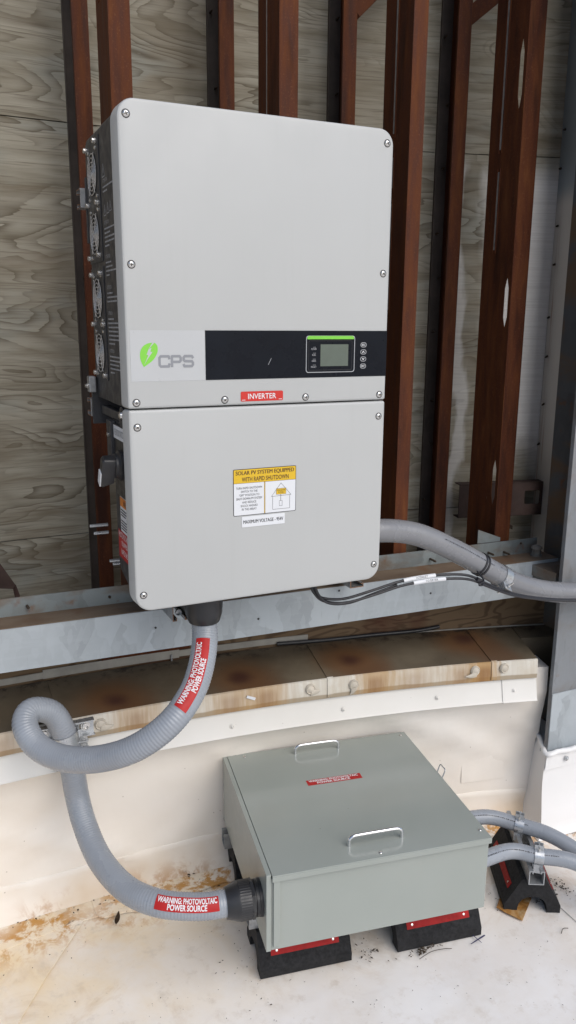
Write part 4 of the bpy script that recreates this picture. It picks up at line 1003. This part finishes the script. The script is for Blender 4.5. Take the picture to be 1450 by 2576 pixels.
# fitting on the left side of the box
fz = .249; fy = .060; f0 = bl(-.001, fy, fz); fd = -bx_
bm = bmesh.new(); lathe(bm, [(0, -.01), (.043, -.01), (.043, .006), (.0415, .007), (.0415, .014), (.0385, .0145), (.0385, .017)], f0, fd, 36)
lathe(bm, [(.0385, .017), (.0455, .0175), (.0455, .024)], f0, fd, 8)
lathe(bm, [(.044, .024), (.0445, .026)], f0, fd, 36); knurl(bm, f0, fd, .026, .052, .044); lathe(bm, [(.044, .052), (.0435, .056), (.036, .078), (.035, .082), (.03, .0825)], f0, fd, 36)
done(bm, 'conduit_fitting', 'black_plastic', jb, smooth=30)

# ---------------------------------------------------------------- rubber support blocks
def block_profile(w_=.152, h=.100, top=.066, foot=.036):
    hw = w_/2
    out = [(-hw, 0), (-hw, .022), (-top/2, h), (top/2, h), (hw, .022), (hw, 0), (hw-foot, 0), (hw-foot, .012)]
    for k in range(1, 8): a = PI*k/8; out.append((math.cos(a)*(hw-foot), .012+math.sin(a)*.036))
    return out+[(-hw+foot, .012), (-hw+foot, 0)]
GR = 'rubber roof blocks'
def rblock(label, o, ax, length, front_strip=True, seed=0):
    ax = V(ax).normalized(); sd = V((-ax.y, ax.x, 0)); up_ = V((0, 0, 1)); o = V(o)
    root = empty('rubber_block', o+ax*length/2, label, 'support block', GR)
    bm = bmesh.new(); prism(bm, [o+sd*a+up_*(b+.001) for a, b in block_profile()], ax*length)
    done(bm, 'block', 'rubber', root)
    sl = V((0, 0, 0)); p0, p1 = V((-.076, .022)), V((-.033, .100))
    for sg in (-1, 1):
        d2 = (p1-p0); n2 = V((-d2.y, d2.x)).normalized(); a = p0+d2*.34; b = p0+d2*.56
        q = lambda s, l, e: o+sd*(sg*-1*(-1)*(s.x+n2.x*e))*(1 if sg == 1 else -1)+up_*(s.y+n2.y*e+.001)+ax*l
        f = lambda s, l, e: o+sd*(sg*(s.x+n2.x*e))+up_*(s.y+n2.y*e+.001)+ax*l
        bm = bmesh.new()
        pts = [f(a, .03, 0), f(b, .03, 0), f(b, length-.03, 0), f(a, length-.03, 0)]
        prism(bm, pts, f(a, 0, .0016)-f(a, 0, 0)); st = done(bm, 'reflective_strip', 'reflector', root)
        for l in (.045, length-.045):
            bm = bmesh.new(); c_ = f((a+b)/2, l, .0016); lathe(bm, [(.003, 0), (.003, .0008), (0, .0014)], c_, f(a, 0, 1)-f(a, 0, 0), 10); done(bm, 'strip_screw', 'screw_steel', st, smooth=40)
    return root
yf = .168   # depth of the front strut line under the box, from the box front
def bo(x, y): return bl(x, y, 0)
rblock('black rubber block with red strip under the box corner by the warning-labelled conduit', bo(.004, .152), bx_, .236)
rblock('black rubber block with red strip under the box corner nearest the two small conduits', bo(.362, .146), bx_, .236)
rblock('black rubber block half hidden behind the box beside the curb', bo(.012, .470), bx_, .236)
rblock('black rubber block under the hidden rear corner of the box', bo(.34, .470), bx_, .20)
GJ = 'struts under the junction box'
for y, lab in ((.150, 'galvanized strut across the two front rubber blocks under the box'), (.470, 'galvanized strut under the rear of the box by the curb')):
    a = bl(-.012, y, .102); b = bl(BW+.01, y, .102); strut('strut_channel', lab, a, b, (0, 0, 1), GJ, end='zinc')
# conduit support to the right of the box
e0 = V((1.016, -.168, 0)); sax = V((.40, .92, 0)).normalized()
sax = V((.455, .89, 0)).normalized()
rblock('arched black rubber block carrying the two small conduits', e0, sax, .245)
strut('strut_channel', 'galvanized strut on the arched rubber block under the two small conduits', e0-sax*.018+V((0, 0, .1)), e0+sax*.255+V((0, 0, .1)), (0, 0, 1), 'strut on the conduit block', end='zinc')

# ---------------------------------------------------------------- conduits
def bpx(u, v, d):     # a point measured at pixel (u, v) of the photo, d metres in front of the lens
    return CAM+(rt*((u-725)/2001.6)-up*((v-1288)/2001.6)+fwd)*d
GC = 'grey flexible conduits'
fit_end = fo+V((0, 0, -.098)); f2 = f0+fd*.079
pts = [fo+V((0, 0, -.06)), fit_end, V((.181, .088, .845)), V((.160, .050, .800)), V((.122, .008, .752)), V((.062, -.016, .700)), V((-.010, .006, .645)), V((-.081, .070, .600)), V((-.150, .145, .578)), V((-.198, .205, .588)), V((-.219, .248, .622)), V((-.207, .276, .644)), V((-.178, .289, .640)), V((-.144, .295, .616)), V((-.124, .293, .562)), V((-.114, .292, .505)), V((-.107, .297, .440)), V((-.100, .298, .368)), V((-.091, .250, .310)), V((-.073, .165, .268)), V((-.036, .058, .254)), V((.018, -.022, .257)), V((.085, -.058, .252)), f2+fd*.035, f2, f2-fd*.03]
c1 = empty('flexible_conduit', fit_end, 'thick grey ribbed conduit looping from the inverter down to the junction box', 'conduit', GC)
pc1 = Path(pts, .00175, 60); bm = bmesh.new(); tube(bm, pc1, .0297, 28, .0009); done(bm, 'jacket', 'conduit_grey', c1, smooth=50)
def pipe_label(path, l0, l1, half, parent, facing, lines, flip, r=.0308, name='warning_label'):
    """sticker wrapped on the pipe between path lengths l0 and l1, centred on direction facing"""
    def fn(u, v, e):
        p, t, x, y = path.at(u); d = facing-t*facing.dot(t); d.normalize(); s_ = d.cross(t); a = v/r
        return p+(d*math.cos(a)+s_*math.sin(a))*(r+e)
    n = 30; m = 6; bm = bmesh.new(); G = [[bm.verts.new(fn(l0+(l1-l0)*i/n, -half+2*half*j/m, .0004)) for j in range(m+1)] for i in range(n+1)]
    for i in range(n):
        for j in range(m): bm.faces.new((G[i][j], G[i+1][j], G[i+1][j+1], G[i][j+1]))
    lb = done(bm, name, 'red_label', parent, smooth=60)
    bm = bmesh.new()
    for t_, a, b, va, vb in lines:
        A, B_ = (l0+(l1-l0)*a, l0+(l1-l0)*b)
        put_text(bm, t_, A, B_, va*half, vb*half, lambda u, v: fn(u, v, .0010), .030)
    done_flat(bm, 'lettering', 'white_print', lb); return lb
la = pc1.near(bpx(505, 1603, 1.83)); lb_ = pc1.near(bpx(447, 1782, 1.76)); mid = pc1.at((la+lb_)/2)[0]
fc_ = (bpx(458, 1700, 1.6)-mid).normalized(); 
pipe_label(pc1, lb_, la, .0165, c1, fc_, [('WARNING: PHOTOVOLTAIC', .04, .93, -.05, -.85), ('POWER SOURCE', .25, .70, .80, .02)], 1)
la = pc1.near(bpx(402, 2270, 1.9)); lb_ = pc1.near(f2)-.022; la = lb_-.135; mid = pc1.at((la+lb_)/2)[0]
fc_ = ((CAM-mid).normalized()+up*.10).normalized()
pipe_label(pc1, la, lb_, .0165, c1, fc_, [('WARNING: PHOTOVOLTAIC', .02, .97, .05, .82), ('POWER SOURCE', .18, .80, -.80, -.03)], 1)
# strap that holds the loop on the cap edge
st = empty('conduit_strap', arcpt(-.115, 4.997, .54), 'zinc conduit strap on a short slotted channel fixed to the cap edge', 'strap')
sl0 = pc1.near((-.124, .293, .575)); sp, stt, sx_, sy_ = pc1.at(sl0)
bm = bmesh.new(); o_ = arcpt(-.192, 4.993, .553); e_ = arcpt(-.045, 4.993, .553); dvec = e_-o_
ribbon(bm, [(-.0195, .019), (-.0195, .001), (-.007, .001)], .0024, o_, V((0, 0, 1)), V((0, -1, 0)), dvec); ribbon(bm, [(.007, .001), (.0195, .001), (.0195, .019)], .0024, o_, V((0, 0, 1)), V((0, -1, 0)), dvec)
ribbon(bm, [(-.0072, .001), (.0072, .001)], .0022, o_, V((0, 0, 1)), V((0, -1, 0)), dvec*.3); ribbon(bm, [(-.0072, .001), (.0072, .001)], .0022, o_+dvec*.45, V((0, 0, 1)), V((0, -1, 0)), dvec*.3); ribbon(bm, [(-.0072, .001), (.0072, .001)], .0022, o_+dvec*.9, V((0, 0, 1)), V((0, -1, 0)), dvec*.1)
done(bm, 'slotted_channel', 'zinc', st)
for x in (-.066, -.168):
    bm = bmesh.new(); q = arcpt(x, 4.991, .553); lathe(bm, [(.012, 0), (.012, .002), (.009, .0022), (.009, .007), (.005, .0075), (.005, .004), (0, .004)], q, (0, -1, 0), 16); done(bm, 'strap_bolt', 'screw_steel', st, smooth=40)
def band(path, l, width, r, t, name, mat, parent, a0=0, a1=2*PI, ref=None):
    bm = bmesh.new(); n = 30
    p, tt, x, y = path.at(l)
    if ref is not None: x = (V(ref)-tt*V(ref).dot(tt)).normalized(); y = tt.cross(x)
    rows_ = []
    for k in range(n+1):
        a = a0+(a1-a0)*k/n; d = x*math.cos(a)+y*math.sin(a)
        rows_.append([bm.verts.new(p+d*rr+tt*e) for rr, e in ((r, -width/2), (r, width/2), (r+t, width/2), (r+t, -width/2))])
    for a, b in zip(rows_, rows_[1:]):
        for j in range(4): bm.faces.new((a[j], b[j], b[(j+1) % 4], a[(j+1) % 4]))
    bm.faces.new(rows_[0]); bm.faces.new(rows_[-1]); return done(bm, name, mat, parent, smooth=40)
band(pc1, sl0+.03, .032, .0306, .0018, 'strap_band', 'zinc', st)
bm = bmesh.new(); q, tt_, _, _ = pc1.at(sl0+.03); bx(bm, (-.016, -.010, -.0015), (.016, .016, .0015), 0, Matrix.Translation(q+V((.036, -.012, -.006))), .0006); bx(bm, (-.016, -.010, -.0015), (.016, .016, .0015), 0, Matrix.Translation(q+V((.036, -.012, -.022))), .0006); bx(bm, (.030, -.004, -.03), (.034, .020, .02), 0, Matrix.Translation(q)); done(bm, 'strap_ear', 'zinc', st)
# right-hand conduit
pts = [V((.588, .105, 1.052)), V((.649, .101, 1.050)), V((.711, .104, 1.042)), V((.783, .100, 1.023)), V((.894, .091, .969)), V((.998, .084, .909)), V((1.087, .085, .860)), V((1.190, .084, .822)), V((1.319, .076, .799)), V((1.45, .062, .795)), V((1.8, .03, .80))]
c2 = empty('flexible_conduit', (.9, .09, .96), 'thick dull grey conduit sloping from the inverter towards the steel column', 'conduit', GC)
pc2 = Path(pts, .004, 30); bm = bmesh.new(); tube(bm, pc2, .0300, 28, .0002); done(bm, 'jacket', 'conduit_dull', c2, smooth=50)
# printing dashes on the jacket
bm = bmesh.new(); rs = random.Random(2)
def jdash(path, bm, la, lb, r, ref, step=.006):
    l = la
    while l < lb:
        w2 = rs.uniform(.0015, .004); p, t, x, y = path.at(l); d = (V(ref)-t*V(ref).dot(t)).normalized(); s_ = t.cross(d)
        h = rs.uniform(.0008, .0016); c_ = p+d*(r+.0006)
        bm.faces.new([bm.verts.new(c_+t*a+s_*b-d*0) for a, b in ((0, -h), (w2, -h), (w2, h), (0, h))]); l += w2+rs.uniform(.001, .004)
jdash(pc2, bm, pc2.L[-1]*.20, pc2.L[-1]*.34, .0303, (-.25, -.72, .62)); jdash(pc2, bm, pc2.L[-1]*.36, pc2.L[-1]*.41, .0303, (-.2, -.65, .75)); done(bm, 'jacket_print', 'black_print', c2)
cl = empty('conduit_clamp', bpx(1275, 1470, 2.2), 'bright zinc two-bolt clamp around the dull grey conduit', 'clamp')
lc = pc2.near(bpx(1266, 1455, 2.2)); band(pc2, lc, .026, .0308, .0018, 'clamp_band', 'zinc', cl)
q, tt_, _, _ = pc2.at(lc); dwn = (V((-.12, -.75, -.62))); dwn = (dwn-tt_*dwn.dot(tt_)).normalized(); sde = tt_.cross(dwn).normalized()
for e in (-.009, .009):
    bm = bmesh.new(); T = frame(q+dwn*.040+sde*e, tt_, dwn, sde); bx(bm, (-.014, -.012, -.001), (.014, .012, .001), 0, T, .0004); done(bm, 'clamp_ear', 'zinc', cl)
bm = bmesh.new(); cyl(bm, q+dwn*.041-sde*.030, q+dwn*.041+sde*.026, .0028, 10); lathe(bm, [(.0055, 0), (.0055, .004), (0, .0041)], q+dwn*.041+sde*.011, sde, 6); lathe(bm, [(.006, 0), (.005, .004), (0, .005)], q+dwn*.041-sde*.012, -sde, 12); done(bm, 'clamp_bolt', 'screw_steel', cl, smooth=30)
# data cables with white tags
cpts = [V((.462, .108, .962)), V((.464, .104, .925)), V((.480, .094, .899)), V((.542, .085, .887)), V((.622, .080, .899)), V((.705, .075, .915)), V((.779, .070, .920)), V((.842, .060, .921)), V((.905, .050, .913)), V((.969, .046, .881)), V((1.058, .046, .842)), V((1.172, .045, .812)), V((1.290, .037, .795)), V((1.45, .022, .787)), V((1.8, -.01, .79))]
paths = []
for k, (dz, dy, lab) in enumerate(((0, 0, 'black data cable with the upper white tag leaving the inverter underside'), (-.011, -.004, 'black data cable with the lower white tag leaving the inverter underside'))):
    pp = [p+V((.004*k, dy*(1 if i > 1 else .3), dz*math.sin(min(1, i/4)*1.4)*(1-.75*max(0, i-8)/3 if 8 < i < 12 else 1 if i <= 8 else .25))) for i, p in enumerate(cpts)]
    pa = Path(pp, .006, 6); paths.append(pa); r = empty('data_cable', pp[0], lab, 'cable', 'black data cables')
    bm = bmesh.new(); tube(bm, pa, .0036, 10); done(bm, 'jacket', 'cable_black', r, smooth=60)
    qa = pa.near(bpx((1008, 1036)[k], (1454, 1456)[k], 2.07)); ta = Path([pa.at(qa+.0155*j)[0] for j in range(7)], .006)
    bm = bmesh.new(); tube(bm, ta, .0056, 12); tg_ = done(bm, 'cable_tag', 'white_label', r, smooth=60)
    bm = bmesh.new(); fcv = (CAM-ta.at(.04)[0]).normalized()
    def fn(u, v):
        p, t, x, y = ta.at(u); d = (fcv-t*fcv.dot(t)).normalized(); s_ = d.cross(t); a = v/.0056; return p+(d*math.cos(a)+s_*math.sin(a))*.0060
    put_text(bm, ('INTERNET', 'INVERTER')[k], .035, .070, -.0026, .0026, fn); done_flat(bm, 'lettering', 'black_print', tg_)
jc = Path([V((.470, .100, .955)), V((.474, .092, .915)), V((.50, .083, .884)), V((.56, .080, .876)), V((.63, .080, .890)), V((.70, .079, .905))], .006, 4)
bm = bmesh.new(); tube(bm, jc, .0034, 10); tag(done(bm, 'data_cable', 'cable_black', smooth=60), 'short black data cable hanging lowest in the loop under the inverter', 'cable', 'black data cables')
zt = empty('zip_tie', bpx(1210, 1425, 2.12), 'black cable tie bundling the data cables to the dull grey conduit', 'cable tie')
lz = pc2.near(bpx(1210, 1421, 2.16))
for e in (-.004, .006):
    o_ = band(pc2, lz+e, .0055, .0303, .0022, 'tie_band', 'cable_black', zt)
bm = bmesh.new(); q, tt_, _, _ = pc2.at(lz); q2 = V((.935, .044, .898))
bx(bm, (-.009, -.006, -.006), (.009, .006, .006), 0, Matrix.Translation(q2) @ Matrix.Rotation(.5, 4, 'Y'), .002); done(bm, 'tie_head', 'cable_black', zt)
pa = Path([q+V((-.026, -.022, -.010)), q+V((-.020, -.045, -.030)), q2+V((-.01, -.012, -.008)), q2+V((.008, -.008, -.012)), q2+V((.02, .01, .004))], .004); bm = bmesh.new(); tube(bm, pa, .0022, 6); done(bm, 'tie_loop', 'cable_black', zt, smooth=60)
# two small conduits leaving the box on the right
for lab, pts, cu in (('slim grey conduit leaving the box nearer the curb', [bl(BW-.01, .285, .190), bl(BW+.03, .285, .189), V((1.000, .026, .178)), V((1.075, -.030, .166)), V((1.130, -.098, .160)), V((1.175, -.180, .135)), V((1.22, -.30, .08)), V((1.26, -.45, .03))], 0),
                     ('slim grey conduit leaving the box farther from the curb', [bl(BW-.01, .120, .186), bl(BW+.03, .118, .184), V((.965, -.118, .172)), V((1.030, -.160, .166)), V((1.105, -.217, .162)), V((1.18, -.30, .12)), V((1.24, -.40, .05))], 1)):
    r = empty('slim_conduit', pts[0], lab, 'conduit', 'slim grey conduits'); pa = Path(pts, .00125, 30)
    bm = bmesh.new(); tube(bm, pa, .0208, 20, .0003); done(bm, 'jacket', 'conduit_grey', r, smooth=50)
    bm = bmesh.new(); jdash(pa, bm, .06, .30, .0212, (-.4, -.6, .75)); done(bm, 'jacket_print', 'black_print', r)
    ce = empty('strut_clamp', pts[3]-V((0, 0, .02)), ('galvanized strut clamp around the slim conduit nearer the curb', 'galvanized strut clamp around the slim conduit at the open strut end')[cu], 'clamp', 'strut clamps')
    l = pa.near(pts[3]); q, tt_, _, _ = pa.at(l)
    for sg in (-1, 1): band(pa, l, .024, .0213, .0018, 'clamp_half', 'zinc', ce, (.12 if sg > 0 else PI+.0), (PI-.0 if sg > 0 else 2*PI-.12), (0, 0, 1))
    sd_ = tt_.cross(V((0, 0, 1))).normalized()
    for sg in (-1, 1):
        bm = bmesh.new(); T = frame(q+V((0, 0, -.028))+sd_*sg*.0125, tt_, sd_, V((0, 0, 1))); bx(bm, (-.012, -.001, -.016), (.012, .001, .012), 0, T); done(bm, 'clamp_foot', 'zinc', ce)
    bm = bmesh.new(); T = frame(q+V((0, 0, .0225)), tt_, sd_, V((0, 0, 1))); bx(bm, (-.012, -.010, .0), (.012, -.008, .013), 0, T, .0005); bx(bm, (-.012, .004, .0), (.012, .006, .013), 0, T, .0005); done(bm, 'clamp_ear', 'zinc', ce)
    bm = bmesh.new(); cyl(bm, q+V((0, 0, .030))-sd_*.018, q+V((0, 0, .030))+sd_*.016, .0026, 10); lathe(bm, [(.0055, 0), (.0055, .004), (0, .0045)], q+V((0, 0, .030))-sd_*.011, -sd_, 10); done(bm, 'clamp_bolt', 'screw_steel', ce, smooth=30)

# ---------------------------------------------------------------- threaded rods beside the inverter
for k, (x0, x1, z, lab) in enumerate(((-.015, .03, 1.060, 'longest zinc threaded rod sticking out past the rusty stud, topmost of four'), (-.006, .03, 1.040, 'zinc threaded rod sticking out past the stud, second of four from the top'), (.030, .075, .9635, 'zinc threaded rod beside the lower housing, third of four from the top'), (.038, .075, .9545, 'shortest zinc threaded rod beside the lower housing, lowest of four'))):
    bm = bmesh.new(); y = .394-.045*x0
    prof = []; L = x1-x0; n = int(L/.0013)
    for i in range(n+1): prof.append((.0046 if i % 2 else .0040, L*i/n))
    lathe(bm, [(0, 0)]+prof+[(0, L)], (x0, y, z), (1, 0, 0), 12); tag(done(bm, 'threaded_rod', 'zinc', smooth=60), lab, 'rod', 'zinc threaded rods')

# ---------------------------------------------------------------- litter
bm = bmesh.new(); c_ = V((1.0, -.135, 0)); loop = [(.935, -.120), (.962, -.098), (.990, -.092), (1.050, -.128), (1.018, -.152), (.968, -.186), (.950, -.152)]
vv = [bm.verts.new((a, b, .0045+.003*math.sin(i*2))) for i, (a, b) in enumerate(loop)]; f = bm.faces.new(vv)
g_ = bmesh.ops.extrude_face_region(bm, geom=[f]); [setattr(v, 'co', v.co+V((0, 0, .002))) for v in g_['geom'] if isinstance(v, bmesh.types.BMVert)]
bmesh.ops.subdivide_edges(bm, edges=bm.edges[:], cuts=2, use_grid_fill=True)
for v in bm.verts: v.co.z += .002*noise.noise(v.co*50)
tag(done(bm, 'stained_pad', 'stained_pad'), 'crumpled amber-stained pad on the floor under the arched rubber block', 'pad')
def leaf_obj(p, rot, L, W, curl, lab):
    bm = bmesh.new(); n = 8; G = []
    for i in range(n+1):
        t = i/n; wd = W*math.sin(PI*t)**.8*(1-.3*t)+.0006; row = []
        for j in (-1, 0, 1): row.append(bm.verts.new((L*(t-.5), j*wd, .003+abs(j)*curl*wd+.01*L*math.sin(t*5)+curl*.25*L*(t-.5)**2*4)))
        G.append(row)
    for a, b in zip(G, G[1:]):
        for j in range(2): bm.faces.new((a[j], b[j], b[j+1], a[j+1]))
    for v in bm.verts: v.co = Matrix.Translation(V(p)) @ Matrix.Rotation(rot, 4, 'Z') @ v.co
    bmesh.ops.solidify(bm, geom=bm.faces[:], thickness=.0005)
    tag(done(bm, 'dry_leaf', 'dry_leaf', smooth=60), lab, 'leaf')
leaf_obj((-.021, .262, .003), 1.2, .05, .007, .5, 'narrow brown dry leaf lying on the membrane behind the conduit bend')
leaf_obj((.205, .372, .004), .3, .055, .014, .6, 'dark dry leaf in the dirt pile against the curb near the box')
leaf_obj((.178, .380, .004), 1.9, .035, .009, .6, 'small curled dry leaf in the dirt pile against the curb')
bm = bmesh.new(); rs = random.Random(11)
def flakes(cx, cy, n, sx, sy, smin, smax, h=.006):
    for _ in range(n):
        x, y = rs.gauss(cx, sx), rs.gauss(cy, sy); s_ = rs.uniform(smin, smax); a = rs.uniform(0, 6.3); e = rs.uniform(.2, .6)
        z = .002+rs.uniform(0, h); tl = rs.uniform(-.4, .4)
        pp = [(-s_, 0, -tl*s_*.3), (0, -s_*e, .0008), (s_, 0, tl*s_*.3), (s_*.2, s_*e, .0005)]
        q = [V((x+p[0]*math.cos(a)-p[1]*math.sin(a), y+p[0]*math.sin(a)+p[1]*math.cos(a), z+p[2])) for p in pp]
        t_ = bm.verts.new(sum(q, V())/4+V((0, 0, .0015))); r_ = [bm.verts.new(k) for k in q]
        for i in range(4): bm.faces.new((r_[i], r_[(i+1) % 4], t_))
        bm.faces.new(r_[::-1])
flakes(.21, .375, 70, .035, .012, .002, .010); flakes(-.05, .40, 40, .05, .012, .0015, .006); flakes(.0, .345, 30, .07, .02, .0015, .006)
flakes(.665, -.163, 60, .022, .005, .0015, .007); flakes(.535, -.11, 25, .025, .02, .0015, .006, .002); flakes(1.075, -.13, 35, .03, .02, .0015, .006, .003)
flakes(1.16, -.13, 45, .012, .03, .0015, .006); flakes(.35, -.02, 40, .15, .06, .0012, .004, .001); flakes(.1, .1, 60, .3, .15, .0008, .003, .001); flakes(.6, -.3, 40, .35, .12, .0008, .0028, .001)
flakes(.95, -.02, 25, .05, .05, .001, .004, .001); flakes(.3, -.25, 50, .25, .12, .0008, .003, .001); flakes(.1, .30, 40, .1, .03, .0015, .006, .002)
flakes(-.2, .37, 40, .06, .02, .0015, .005); flakes(1.25, .15, 14, .06, .04, .001, .004, .002)
tag(done(bm, 'leaf_litter', 'dirt'), 'scattered dark crumbs of dirt and leaf litter on the roof membrane', 'litter', kind='stuff')
for pa, r_, lab in ((Path([V((.64, -.185, .005)), V((.68, -.178, .006)), V((.715, -.182, .005)), V((.735, -.19, .005))], .006), .0008, 'thin dry twig lying before the rubber block by the pen cross'), (Path([V((1.03, -.265, .004)), V((1.045, -.255, .006)), V((1.06, -.258, .004))], .005), .0009, 'short dry twig on the floor in front of the arched rubber block')):
    bm = bmesh.new(); tube(bm, pa, r_, 6); tag(done(bm, 'dry_twig', 'dirt', smooth=60), lab, 'twig')
